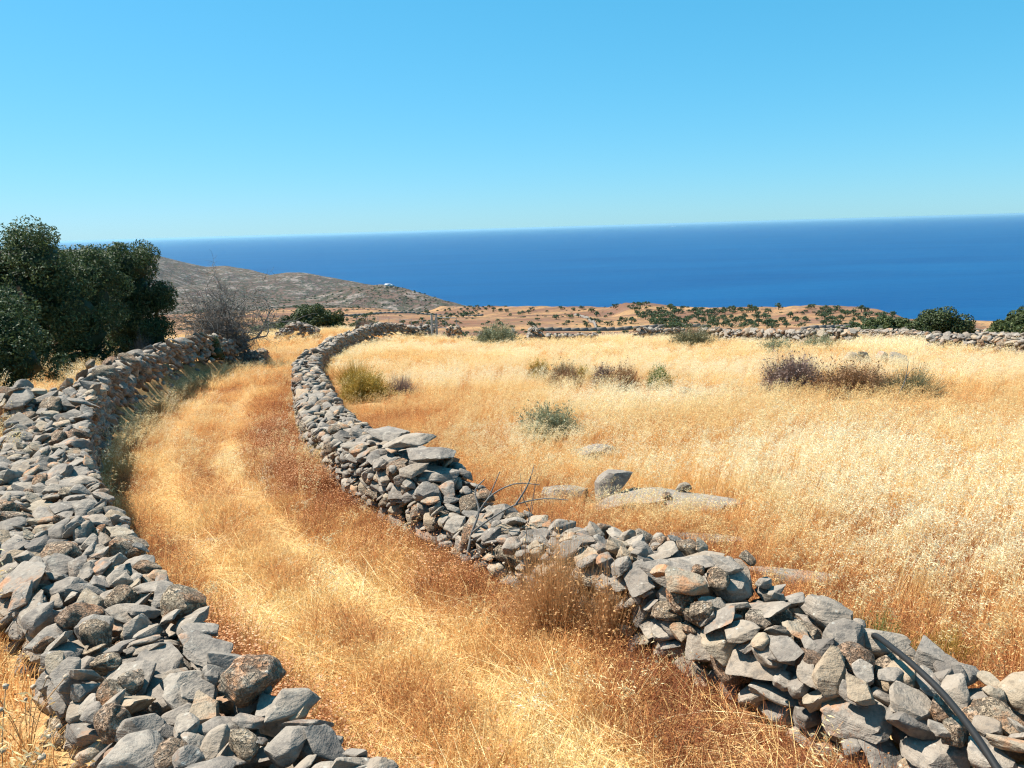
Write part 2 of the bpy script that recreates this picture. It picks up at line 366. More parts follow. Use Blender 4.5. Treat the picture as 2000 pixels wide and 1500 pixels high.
NVAR = len(STYLES)
FINE = []; COARSE = []; TINY = []
for i in range(NVAR):
    V, F = stone_shape(100+i, STYLES[i], 4 if i % 2 == 0 else 3)
    me = mesh_np('stone', V, F, True); me.materials.append(SMATS[i]); me.set_sharp_from_angle(angle=math.radians(38)); FINE.append(me)
    COARSE.append(stone_shape(100+i, STYLES[i], 2)); TINY.append(stone_shape(100+i, STYLES[i], 1))
PVAR = np.array([1.1]*16+[.85]*9+[.72]*7+[.58]*8); PVAR /= PVAR.sum()

def rot_euler(yaw, tx, ty):
    cz, sz = math.cos(yaw), math.sin(yaw); Rz = np.array([(cz, -sz, 0), (sz, cz, 0), (0, 0, 1)])
    cx, sx = math.cos(tx), math.sin(tx); Rx = np.array([(1, 0, 0), (0, cx, -sx), (0, sx, cx)])
    cy, sy = math.cos(ty), math.sin(ty); Ry = np.array([(cy, 0, sy), (0, 1, 0), (-sy, 0, cy)])
    return Rz@Ry@Rx

def stack(L, hw, target, g, size=1.0, cell=.03, batter=.10, tilt=.10, flat=1.0, fails=260, cap=6000, grow=None):
    """lay stones one by one where they rest lowest, until the wall reaches its height; returns (s, t, z, yaw, tx, ty, a, b, c, variant)"""
    ns = int(L/cell)+8; hwf = hw if callable(hw) else (lambda q: hw); hw = max(hwf(q) for q in np.linspace(0, L, 60)); W = hw+.25; nt = int(2*W/cell)+1
    Hm = np.zeros((ns, nt)); out = []; bad = 0
    if hw > .3:
        for i_ in range(ns): Hm[i_, np.abs(np.arange(nt)*cell-W) < hwf(min(i_*cell, L))-.21] = max(0., target(min(i_*cell, L))-.30)
    vs = g.choice(NVAR, size=cap+fails*30, p=PVAR); vi = 0
    sg = np.arange(ns)*cell; tgd = np.arange(nt)*cell-W
    while bad < fails and len(out) < cap and vi < len(vs):
        v = int(vs[vi]); vi += 1; st = STYLES[v]
        big = g.random(); uu = g.random(12)
        s0 = uu[0]*L
        z_ = size*(1.0 if grow is None else grow(s0))
        a = z_*(.075+.04*uu[1] if big < .34 else .11+.06*uu[1] if big < .82 else .16+.09*uu[1])
        if st == 'slab': b = a*(.55+.35*uu[2]); c = a*(.145+.16*uu[3])*flat
        elif st == 'block': b = a*(.6+.25*uu[2]); c = a*(.32+.22*uu[3])*flat; a *= .92
        else: b = a*(.65+.3*uu[2]); c = a*(.42+.24*uu[3])*flat; a *= .95
        best = None
        for ci in range(5):
            r5 = g.random(5)
            s = s0 if ci == 0 else (r5[0]*L if grow is None else min(max(s0+(r5[0]-.5)*8, 0), L))
            yaw = (r5[1]+r5[2]-1)*1.9 if r5[3] < .8 else r5[1]*6.28
            ct, snn = math.cos(yaw), math.sin(yaw)
            et = math.hypot(a*snn, b*ct); es = math.hypot(a*ct, b*snn)
            tgt = target(s); hh = Hm[int(s/cell), nt//2]
            lim = hwf(s)-batter*min(hh, 1.4)-et*.72
            if lim < 0: t = (r5[4]-.5)*.06
            elif r5[3] < .62 and r5[4] > .06: t = lim*(1 if r5[4] < .53 else -1)+(r5[2]-.5)*.05
            else: t = (2*r5[4]-1)*lim if r5[4] > .06 else (r5[2]*2-1)*lim
            i0 = max(0, int((s-es)/cell)); i1 = min(ns, int((s+es)/cell)+2); j0 = max(0, int((t-et+W)/cell)); j1 = min(nt, int((t+et+W)/cell)+2)
            S = (sg[i0:i1]-s)[:, None]; T = (tgd[j0:j1]-t)[None, :]
            u = (S*ct+T*snn)/a; w = (T*ct-S*snn)/b
            u *= u; w *= w
            rho = u*u+w*w
            ins = rho < 1; cnt = np.count_nonzero(ins)
            if cnt < 4: continue
            hs = Hm[i0:i1, j0:j1][ins]; mu = hs.sum()/cnt
            if mu+c > tgt: continue
            score = mu-tgt+.06*r5[0]
            if best is None or score < best[0]: best = (score, s, t, yaw, ct, snn, i0, i1, j0, j1, S, T, rho, ins, hs, mu)
        if best is None: bad += 1; continue
        bad = 0
        _, s, t, yaw, ct, snn, i0, i1, j0, j1, S, T, rho, ins, hs, mu = best
        Sf = np.broadcast_to(S, ins.shape)[ins]; Tf = np.broadcast_to(T, ins.shape)[ins]
        gs = float((Sf*(hs-mu)).sum()/((Sf*Sf).sum()+1e-6)); gt = float((Tf*(hs-mu)).sum()/((Tf*Tf).sum()+1e-6))
        gs = min(max(gs*.75+(uu[4]+uu[5]-1)*2.4*tilt, -.55), .55); gt = min(max(gt*.75+(uu[6]+uu[7]-1)*2.4*tilt, -.55), .55)
        res = hs-(gs*Sf+gt*Tf); m_ = res.mean()
        base = m_+.62*math.sqrt(max(((res-m_)**2).mean(), 0))
        z = base+c*.80
        prof = z+gs*S+gt*T+c*.92*np.sqrt(np.clip(1-rho*rho, 0, 1))
        blk = Hm[i0:i1, j0:j1]; blk[ins] = np.maximum(blk[ins], prof[ins])
        gx = gs*ct+gt*snn; gy = -gs*snn+gt*ct          # slope along the stone's own axes
        out.append((s, t, z, yaw, math.atan(gy), -math.atan(gx), a, b, c, v))
    return out

class Path2:
    def __init__(s, pts):
        P = np.array(pts, float)
        # smooth the corners
        for _ in range(2):
            Q = np.empty((2*len(P)-2, 2)); Q[0::2] = P[:-1]*.75+P[1:]*.25; Q[1::2] = P[:-1]*.25+P[1:]*.75; P = np.r_[P[:1], Q, P[-1:]]
        s.P = P; s.d = np.r_[0, np.cumsum(np.linalg.norm(np.diff(P, axis=0), axis=1))]; s.L = s.d[-1]
    def at(s, q):
        q = np.clip(q, 0, s.L); x = np.interp(q, s.d, s.P[:, 0]); y = np.interp(q, s.d, s.P[:, 1])
        e = .35; a = np.array([np.interp(np.clip(q-e, 0, s.L), s.d, s.P[:, k]) for k in (0, 1)]); b = np.array([np.interp(np.clip(q+e, 0, s.L), s.d, s.P[:, k]) for k in (0, 1)])
        t = b-a; t = t/(np.linalg.norm(t)+1e-9); return np.array([x, y]), t
    def near(s, x, y):
        i = np.argmin((s.P[:, 0]-x)**2+(s.P[:, 1]-y)**2); return s.d[i]

def place(path, stones, zoff=-.04, zside=0.):
    """to world: list of dicts"""
    out = []; qs = np.arange(0, path.L+.3, .25); pts = [path.at(q) for q in qs]
    w = np.array([p+np.array([-tg[1], tg[0]])*zside for p, tg in pts]); gzs = height(w[:, 0], w[:, 1])
    for (q, t, z, yaw, tx, ty, a, b, c, v) in stones:
        p, tg = path.at(q); n = np.array([-tg[1], tg[0]])
        xy = p+n*t; gz = float(np.interp(q, qs, gzs))
        # the wall follows the slope of the ground
        out.append(dict(pos=np.array([xy[0], xy[1], gz+zoff+z]), R=rot_euler(math.atan2(tg[1], tg[0])+yaw, tx, ty), dim=np.array([a, b, c]), v=v))
    return out

RG = np.random.default_rng(7)
WALLS = []      # (name, label, cat, group, base, stones, how many of them are parts)
def wall(pts, hw, target, label, g, group=None, size=1.0, parts=300, zside=None, name='dry_stone_wall', cat='stone wall', growf=None, **k):
    path = Path2(pts); hw = hw(path) if callable(hw) else hw; st = stack(path.L, hw, target(path), g, size, grow=growf(path) if growf else None, **k)
    W = place(path, st, zside=zside or 0.)
    p0 = path.at(0)[0]
    WALLS.append([name, label, cat, group, (p0[0], p0[1], float(height(*p0))), W, parts])
    return path
def offset_pts(pts, d):
    P = np.array(pts, float); d = np.asarray(d, float).reshape(-1, 1); T = np.gradient(P, axis=0); T /= np.linalg.norm(T, axis=1, keepdims=True)
    return P+np.c_[-T[:, 1], T[:, 0]]*d        # positive: to the left of travel

def prof(*hs):
    hs = np.array(hs)
    def mk(path):
        # the breaks are given as (y of the plan point, height)
        qs = np.array([path.d[np.argmin(np.abs(path.P[:, 1]-y))] for y in hs[:, 0]]); o = np.argsort(qs)
        return lambda s: float(np.interp(s, qs[o], hs[o, 1]))
    return mk
# the lane's left wall, seen from above at its near end
def grow_far(path):
    return lambda s: float(np.interp(s, (0, 4, 12, 20, 30), (.74, .72, .78, 1.05, 1.2)))
def grow_left(path):
    return lambda s: float(np.interp(s, (0, 8, 12, 16, 22, 30), (.63, .62, .74, .95, 1.12, 1.18)))
_lw = np.interp(_lf[:, 1], (0, 2.3, 3.4, 4.8, 8, 10.5, 14, 60), (.33, .34, .38, .50, .54, .50, .41, .40))
LHW = lambda path: (lambda q: float(np.interp(path.at(q)[0][1], (0, 2.3, 3.4, 4.8, 8, 10.5, 14, 60), (.33, .34, .38, .50, .54, .50, .41, .40))))
PL = wall(offset_pts(LEFT_FACE, _lw), LHW, prof((.7, .86), (2.4, .90), (4.5, .92), (6.6, .88), (9, .92), (11.5, 1.06), (20, 1.28), (26, 1.32), (33.6, 1.22)),
          'grey dry stone wall left of the lane, broad and tumbled at its near end', RG, zside=-.75, fails=300, cap=9000, tilt=.16, growf=grow_left)
_rw = np.interp(_rf[:, 1], (0, 6.6, 7.6, 9, 20, 30, 60), (.33, .33, .36, .40, .43, .40, .40))
RHW = lambda path: (lambda q: float(np.interp(path.at(q)[0][1], (0, 6.6, 7.6, 9, 20, 30, 60), (.34, .34, .37, .41, .44, .41, .41))))
PR = wall(offset_pts(RIGHT_FACE, -_rw+.02), RHW, prof((1.75, .70), (2.40, .68), (2.62, .62), (2.78, .48), (2.95, .34), (3.2, .38), (3.5, .42), (3.9, .42), (4.2, .42), (4.35, .58), (5.4, .50), (5.7, .38), (6.7, .34), (7.2, .48), (7.4, .66), (8.6, .64), (9.6, .56), (12, .58), (20, .62), (23.5, .66), (26, .62), (30, .80), (51, .86)),
          'low grey and tan dry stone wall between the lane and the golden field', RG, zside=.62, fails=300, cap=9000, tilt=.15, growf=grow_far)
# the broad slabs that crown the right wall where it steps down
for x, y, h, dim, yaw, tl, v in [(-1.12, 8.02, .86, (.33, .20, .055), -.5, (.0, -.20), 2), (-1.40, 8.6, .80, (.30, .20, .05), -.8, (-.05, -.05), 10), (-.84, 7.58, .78, (.30, .24, .045), -.6, (.05, -.08), 14), (-.72, 7.35, .62, (.24, .17, .05), -.3, (.1, -.05), 6)]:
    WALLS[1][5].append(dict(pos=np.array([x, y, float(height(x-.5, y-.3))+h-.04]), R=rot_euler(yaw, *tl), dim=np.array(dim), v=v))
# ------------------------------------------------------------------ the lesser walls, heaps and loose stones
def flat_h(h): return lambda path: (lambda s: h)
def dome_h(h): return lambda path: (lambda s: h*max(.25, 1-((s/path.L-.5)*2)**2)**.5)
EXTRA = []
def lesser(pts, hw, h, label, parts=24, dome=False, **k):
    p = wall(pts, hw, dome_h(h) if dome else flat_h(h), label, RG, parts=parts, fails=60, **k); EXTRA.append((p, hw)); return p
lesser([(-6.1, 10.4), (-7.6, 11.2), (-9.8, 12.0), (-12.5, 12.6)], .40, .62, 'short grey stone wall running off to the left from the bend of the lane wall', 40, size=1.1, zside=0., tilt=.2)
lesser([(-10.6, 32.2), (-10.9, 33.6), (-11.3, 35.4)], .5, .62, 'low heap of reddish rubble beyond the far end of the left lane wall', 20, dome=True, size=1.05, name='rubble_heap', cat='rubble heap')
lesser([(-13.7, 46.6), (-12.5, 46.9), (-11.4, 47.2)], .55, .95, 'domed heap of grey stones standing alone in the grass where the lane ends', 40, dome=True, size=1.15, name='stone_heap', cat='stone heap')
lesser([(-5.9, 51.2), (-4.9, 51.1)], .5, 1.05, 'squat stone pier at the end of the lane wall beside the grey gate posts', 24, size=1.2, name='stone_pier', cat='stone pier')
lesser([(-3.9, 49.6), (-3.2, 49.5)], .42, 1.0, 'dark stone pier on the far side of the gap from the gate posts', 24, size=1.2, name='stone_pier', cat='stone pier')
lesser([(-1.9, 49.), (.2, 48.3)], .35, .72, 'low pale wall stub between the dark pier and the grey green bush', 20, size=1.2)
lesser([(.9, 46.), (1.9, 46.1)], .5, .95, 'dark knob of stones just right of the grey green bush at the field edge', 20, dome=True, size=1.2, name='stone_heap', cat='stone heap')
lesser([(2.1, 46.2), (5.0, 46.4)], .32, .60, 'half buried line of stones in the grass right of the dark stone knob', 16, size=1.15)
lesser([(7.2, 45.6), (8.6, 46.4), (10.2, 47.6)], .38, .82, 'broken dark wall at the far field edge beside the low olive grey bush', 24, size=1.25)
lesser([(10.0, 41.6), (11.0, 38.4), (11.9, 35.5), (12.7, 32.8), (13.6, 31.3)], .34, .76, 'dark low wall slanting down the field behind the two small sage bushes', 30, size=1.25)
lesser([(13.6, 58.5), (15.6, 56.), (17.5, 52.5), (18.3, 47.), (18.2, 42.), (17.7, 37.5), (17.3, 33.), (17.0, 29.5), (17.1, 26.5), (17.6, 23.5)], .30, .66, 'long pale stone wall closing the field in front of the mastic bushes', 60, size=1.0)
lesser([(14.6, 27.4), (15.3, 25.4), (15.7, 23.6)], .36, .62, 'short dark wall in the grass in front of the long pale wall', 24, size=1.2)
lesser([(-14.5, 63.5), (-11.5, 63.), (-8.5, 61.8), (-6.3, 60.5)], .40, .85, 'pale stone wall behind the gate posts at the far end of the field', 20, size=1.35)
lesser([(19.5, 39.), (22.5, 42.), (27., 44.)], .36, .8, 'pale wall behind the round mastic bush at the sea edge', 14, size=1.3)
# ------------------------------------------------------------------ turn the laid stones into objects
def eye_hits():
    """which laid stones the photograph shows, and how large"""
    vs = []; fs = []; ids = []; n = 0; k = 0
    for w in WALLS:
        for d in w[5]:
            V, F = COARSE[d['v']] if np.linalg.norm(d['pos']) < 14 else TINY[d['v']]
            vs.append((V*d['dim'])@d['R'].T+d['pos']); fs.append(F+n); n += len(V); ids.append(np.full(len(F), k)); k += 1
    V = np.concatenate(vs); F = np.concatenate(fs); ids = np.concatenate(ids)
    bvh = BVHTree.FromPolygons(V.tolist(), F.tolist(), all_triangles=True)
    hits = np.zeros(k); o = Vector((0, 0, CAM_H)); step = 5
    for py in range(640, 1500, step):
        for px in range(0, 2000, step):
            if py > 900 and 1700 > px > 900 and py < 980: continue
            d = _fw+_cr*((px-1000)/FPX)+_cu*((750-py)/FPX)
            h = bvh.ray_cast(o, d.normalized())
            if h[2] is not None: hits[ids[h[2]]] += 1
    return hits
HITS = eye_hits()
def emit_walls():
    k = 0
    for name, label, cat, group, base, W, parts in WALLS:
        h = HITS[k:k+len(W)]; k += len(W)
        order = np.argsort(-h, kind='stable'); top = [i for i in order[:parts] if h[i] > 0]; tops = set(top)
        root = tag(empty(name, base, label, cat, group), kind='thing'); inv = Vector(base)
        for i in top:
            d = W[i]; o = bpy.data.objects.new('stone', FINE[d['v']]); COL.objects.link(o); o.parent = root
            M = Matrix((d['R']*d['dim'][None, :]).tolist()).to_4x4(); M.translation = Vector(d['pos'])-inv
            o.matrix_local = M
        G = {}
        for i, d in enumerate(W):
            if i in tops: continue
            far = np.linalg.norm(d['pos'])
            V, F = COARSE[d['v']] if far < 15 else TINY[d['v']]
            mt = SMATS[d['v']]; g = G.setdefault(mt.name, (Geo(), mt))[0]
            g.add((V*d['dim'])@d['R'].T+d['pos']-np.array(base), F, float(RGT.random()))
        if G:
            A = Geo(); mi = []; mats = []
            for q, (g, mt) in enumerate(G.values()):
                nf = sum(len(f) for f in g.F); mats.append(mt); mi.append(np.full(nf, q))
                A.add(np.concatenate(g.V), np.concatenate(g.F), np.concatenate(g.A))
            me = A.mesh('rubble', False)
            for mt in mats: me.materials.append(mt)
            me.polygons.foreach_set('material_index', np.concatenate(mi).astype(np.int32))
            tag(link('rubble', me, None, root), kind='stuff')
RGT = np.random.default_rng(99)
emit_walls()
# ------------------------------------------------------------------ dry grass (nobody could count it): scattered tufts
def mat_grass(name, stops, transl=.35, use_inst=True, gain=.25):
    m = NT(name); oi = m.n('ShaderNodeObjectInfo')
    f = m.math('MULTIPLY', m.attr('tint'), gain)
    if use_inst: f = m.math('ADD', f, m.attr('itint', 'INSTANCER'))
    f = m.math('ADD', f, m.math('MULTIPLY', m.math('SUBTRACT', oi.outputs['Random'], .5), .16), clamp=True)
    col = m.ramp(f, stops)
    df = m.n('ShaderNodeBsdfDiffuse'); tr = m.n('ShaderNodeBsdfTranslucent'); mx = m.n('ShaderNodeMixShader'); mx.inputs[0].default_value = transl
    m.l(col, df.inputs[0]); m.l(col, tr.inputs[0]); m.l(df.outputs[0], mx.inputs[1]); m.l(tr.outputs[0], mx.inputs[2]); m.l(mx.outputs[0], m.out.inputs[0])
    m.t.nodes.remove(m.bs); return m.m
DRY = [(0., (.26, .095, .050)), (.18, (.46, .20, .085)), (.36, (.68, .345, .135)), (.54, (.80, .52, .215)), (.72, (.88, .66, .32)), (.88, (.92, .77, .45)), (1., (.94, .84, .59))]
M_DRY = mat_grass('dry_grass', DRY)
M_RED = mat_grass('red_weed', [(0., (.17, .055, .024)), (.25, (.38, .140, .058)), (.5, (.54, .255, .115)), (.75, (.66, .43, .26)), (1., (.76, .60, .45))])

def strips(base, mid, tip, w0, facing, tint, seg=3):
    """bent blades: quadratic curves base-mid-tip, flat ribbons; all arrays (n,3)"""
    n = len(base); Vs = []; tt = np.linspace(0, 1, seg+1)
    for t in tt:
        c = base*(1-t)**2+mid*2*t*(1-t)+tip*t*t; w = (w0*(1-.75*t))[:, None]*facing*.5
        Vs.append(np.stack([c-w, c+w], 1))
    V = np.stack(Vs, 1).reshape(-1, 3); k = (seg+1)*2; F = []
    b = np.arange(n)*k
    for i in range(seg): F.append(np.stack([b+2*i, b+2*i+1, b+2*i+3, b+2*i+2], -1))
    return V, np.concatenate(F), np.repeat(tint, k)
def blade_set(g, n, spread, h, out, lean, width, tint, seg=3, droop=.0):
    a = g.uniform(0, 6.28, n); rr = spread*np.sqrt(g.uniform(0, 1, n)); base = np.c_[rr*np.cos(a), rr*np.sin(a), np.zeros(n)-.01]
    hh = g.uniform(h[0], h[1], n); d = a+g.normal(0, .7, n); o = g.uniform(out[0], out[1], n)*hh
    dirv = np.c_[np.cos(d), np.sin(d), np.zeros(n)]; ln = np.asarray(lean)[None, :]*hh[:, None]
    tip = base+dirv*o[:, None]+ln+np.c_[np.zeros((n, 2)), hh*(1-droop)]
    mid = base+dirv*(o*.25)[:, None]+ln*.2+np.c_[np.zeros((n, 2)), hh*.72]
    fa = g.uniform(0, 6.28, n); fac = np.c_[np.cos(fa), np.sin(fa), np.zeros(n)]
    return strips(base, mid, tip, np.full(n, width)*g.uniform(.7, 1.3, n), fac, np.broadcast_to(np.asarray(tint, float), (n,)).copy()+g.normal(0, .45, n), seg), tip, mid
def spikelets(g, tips, mids, per, L, W, spread, tint):
    n = len(tips)*per; i = np.repeat(np.arange(len(tips)), per); t = g.uniform(.45, 1.02, n)[:, None]
    c = mids[i]*(1-t)**2*0+(mids[i]*(1-t)+tips[i]*t)
    c = c+g.normal(0, spread, (n, 3))*np.array([1, 1, .5])
    d = np.c_[g.normal(.65, .4, n), g.normal(0, .35, n), g.normal(-.45, .4, n)]; d /= np.linalg.norm(d, axis=1, keepdims=True)
    f = np.cross(d, g.normal(0, 1, (n, 3))); f /= np.linalg.norm(f, axis=1, keepdims=True)
    l = L*g.uniform(.7, 1.3, n)[:, None]; w = W*g.uniform(.7, 1.3, n)[:, None]
    V = np.stack([c, c+d*l*.4+f*w, c+d*l, c+d*l*.4-f*w], 1).reshape(-1, 3); b = np.arange(n)*4
    return V, np.stack([b, b+1, b+2, b+3], -1), np.repeat(tint+g.normal(0, .15, n), 4)
PROTO = bpy.data.collections.new('tuft_prototypes')
def proto(name, geo, mat):
    me = geo.mesh(name); me.materials.append(mat)
    o = bpy.data.objects.new(name, me); PROTOC[name[:2]].objects.link(o); return o
PROTOC = {}
def protoset(key):
    PROTOC[key] = bpy.data.collections.new('tuft_kit_'+key); return PROTOC[key]
GG = np.random.default_rng(11)
def tuft_oat(i, n=13, h=(.42, .72), lean=(.28, .02, 0), far=False, spread=.11):
    g = Geo(); (s, tip, mid) = blade_set(GG, n, spread, h, (.0, .22), lean, .0042 if not far else .008, -.35, 3)
    g.add(*s); g.add(*spikelets(GG, tip, mid, 9 if not far else 6, .034 if not far else .055, .0036 if not far else .0075, .022 if not far else .035, 1.0))
    (s, _, _) = blade_set(GG, n, spread*1.1, (.12, .38), (.1, .6), (.10, 0, 0), .004 if not far else .008, -.25, 2); g.add(*s); return g
def tuft_low(i, n=38, h=(.05, .17), w=.0034):
    g = Geo(); (s, t, m) = blade_set(GG, n, .075, h, (.15, .9), (.05, 0, 0), w, 0., 2, droop=.15); g.add(*s)
    g.add(*spikelets(GG, t[:n//3], m[:n//3], 2, .014, .0022, .010, .7)); return g
def tuft_straw(i, n=12):
    g = Geo(); a = GG.uniform(0, 6.28, n); L = GG.uniform(.12, .46, n)
    base = np.c_[GG.normal(0, .07, n), GG.normal(0, .07, n), GG.uniform(.008, .05, n)]
    a = GG.normal(.0, .75, n)+np.where(GG.random(n) < .5, 0, math.pi)
    tip = base+np.c_[np.cos(a)*L, np.sin(a)*L, GG.uniform(-.01, .04, n)]; mid = (base+tip)/2+np.c_[GG.normal(0, .02, (n, 2)), GG.uniform(.0, .04, n)]
    f = np.cross((tip-base), GG.normal(0, 1, (n, 3))); f /= np.linalg.norm(f, axis=1, keepdims=True)+1e-9
    g.add(*strips(base, mid, tip, np.full(n, .0038), f, GG.normal(.35, .5, n), 2)); return g
def tuft_weed(i, n=34):
    g = Geo(); (s, t, m) = blade_set(GG, n, .06, (.10, .26), (.1, .75), (.03, 0, 0), .0026, 0., 2); g.add(*s)
    # tiny pale dry heads
    k = n; c = t[:k]; d = .0058
    V = np.concatenate([c+np.array(v)*d for v in ((1, 0, 0), (-1, 0, 0), (0, 1, 0), (0, -1, 0), (0, 0, 1), (0, 0, -1))]).reshape(6, k, 3).transpose(1, 0, 2).reshape(-1, 3)
    b = np.arange(k)*6; F = np.concatenate([np.stack([b+x, b+y, b+4, b+4], -1) for x, y in ((0, 2), (2, 1), (1, 3), (3, 0))])
    F2 = np.concatenate([np.stack([b+0, b+2, b+1, b+3], -1)]); g.add(V, np.concatenate([F[:, :4], F2]), 1.5); return g
def fix_degenerate(me): me.validate()
for key, fn, cnt in (('oa', lambda i: tuft_oat(i), 6), ('of', lambda i: tuft_oat(i, 22, (.42, .70), (.26, .02, 0), True, .26), 5), ('lo', tuft_low, 6), ('lf', lambda i: tuft_low(i, 40, (.10, .26), .007), 4), ('st', tuft_straw, 6), ('we', tuft_weed, 5)):
    protoset(key)
    for i in range(cnt):
        o = proto('%s_%d' % (key, i), fn(i), M_RED if key == 'we' else M_DRY)
        if key == 'we': o.data.validate()

def gn_scatter(name, label, P, rot, scl, tint, key):
    me = bpy.data.meshes.new(name+'_points'); n = len(P)
    me.vertices.add(n); me.vertices.foreach_set('co', np.ascontiguousarray(P, np.float32).ravel())
    for nm, a in (('rot', rot), ('scl', scl)):
        at = me.attributes.new(nm, 'FLOAT_VECTOR', 'POINT'); at.data.foreach_set('vector', np.ascontiguousarray(a, np.float32).ravel())
    at = me.attributes.new('itint', 'FLOAT', 'POINT'); at.data.foreach_set('value', np.ascontiguousarray(tint, np.float32))
    at = me.attributes.new('pick', 'INT', 'POINT'); at.data.foreach_set('value', np.random.default_rng(5).integers(0, len(PROTOC[key].objects), n).astype(np.int32))
    ng = bpy.data.node_groups.new(name+'_scatter', 'GeometryNodeTree')
    ng.interface.new_socket('Geometry', in_out='INPUT', socket_type='NodeSocketGeometry'); ng.interface.new_socket('Geometry', in_out='OUTPUT', socket_type='NodeSocketGeometry')
    N = ng.nodes; gi = N.new('NodeGroupInput'); go = N.new('NodeGroupOutput'); ip = N.new('GeometryNodeInstanceOnPoints'); ci = N.new('GeometryNodeCollectionInfo')
    ci.inputs['Collection'].default_value = PROTOC[key]; ci.inputs['Separate Children'].default_value = True; ci.inputs['Reset Children'].default_value = True
    def na(nm, t):
        q = N.new('GeometryNodeInputNamedAttribute'); q.data_type = t; q.inputs['Name'].default_value = nm; return q.outputs['Attribute']
    Lk = ng.links; Lk.new(gi.outputs[0], ip.inputs['Points']); Lk.new(ci.outputs[0], ip.inputs['Instance']); ip.inputs['Pick Instance'].default_value = True
    Lk.new(na('pick', 'INT'), ip.inputs['Instance Index']); Lk.new(na('rot', 'FLOAT_VECTOR'), ip.inputs['Rotation']); Lk.new(na('scl', 'FLOAT_VECTOR'), ip.inputs['Scale'])
    Lk.new(ip.outputs[0], go.inputs[0])
    o = bpy.data.objects.new(name, me); COL.objects.link(o); md = o.modifiers.new('scatter', 'NODES'); md.node_group = ng
    return tag(o, label, 'grass', kind='stuff')

PATHPTS = np.concatenate([np.c_[PL.P, np.full(len(PL.P), .40)], np.c_[PR.P, np.full(len(PR.P), .34)]])
CLEAR = []      # (x, y, radius): nothing grows here
def wall_dist(x, y):
    d = np.full(len(x), 9e9)
    for pth, w in ((PL, .44), (PR, .40)):
        Q = np.array([pth.at(q)[0] for q in np.arange(0, pth.L, .3)])
        for k in range(0, len(x), 20000):
            s = slice(k, k+20000)
            d[s] = np.minimum(d[s], np.sqrt(((x[s, None]-Q[None, :, 0])**2+(y[s, None]-Q[None, :, 1])**2).min(1))-w)
    return d
def sample(bands, g, thmin=-41, thmax=41):
    xs = []; ys = []
    for r0, r1, dens in bands:
        area = math.radians(thmax-thmin)/2*(r1*r1-r0*r0); n = int(area*dens)
        r = np.sqrt(g.uniform(r0*r0, r1*r1, n)); t = np.radians(g.uniform(thmin, thmax, n)); xs.append(r*np.sin(t)); ys.append(r*np.cos(t))
    x = np.concatenate(xs); y = np.concatenate(ys)
    for cx, cy, cr in CLEAR:
        k = (x-cx)**2+(y-cy)**2 > cr*cr; x = x[k]; y = y[k]
    return x, y
def lane_u(x, y):
    xl = lane_left(y); xr = lane_right(y); return (x-xl)/np.maximum(xr-xl, .3)
def up_edge(x, y):
    """land near the lens is cut where the slope to the sea begins"""
    th = np.degrees(np.arctan2(x, y)); e = np.interp(th, EDGE[:, 0], EDGE[:, 1]); return np.hypot(x, y) < np.minimum(e+3, 66)
def emit(name, label, x, y, tint, scale, key, g, lean=.12, zoff=0., yaw=None):
    n = len(x); P = np.c_[x, y, height(x, y)+zoff]
    rot = np.c_[g.normal(0, lean, n), g.normal(0, lean, n), g.uniform(-.7, .7, n) if yaw is None else yaw]
    s = scale*g.uniform(.75, 1.25, n); scl = np.c_[s, s, s*g.uniform(.8, 1.2, n)]
    return gn_scatter(name, label, P, rot, scl, tint, key)
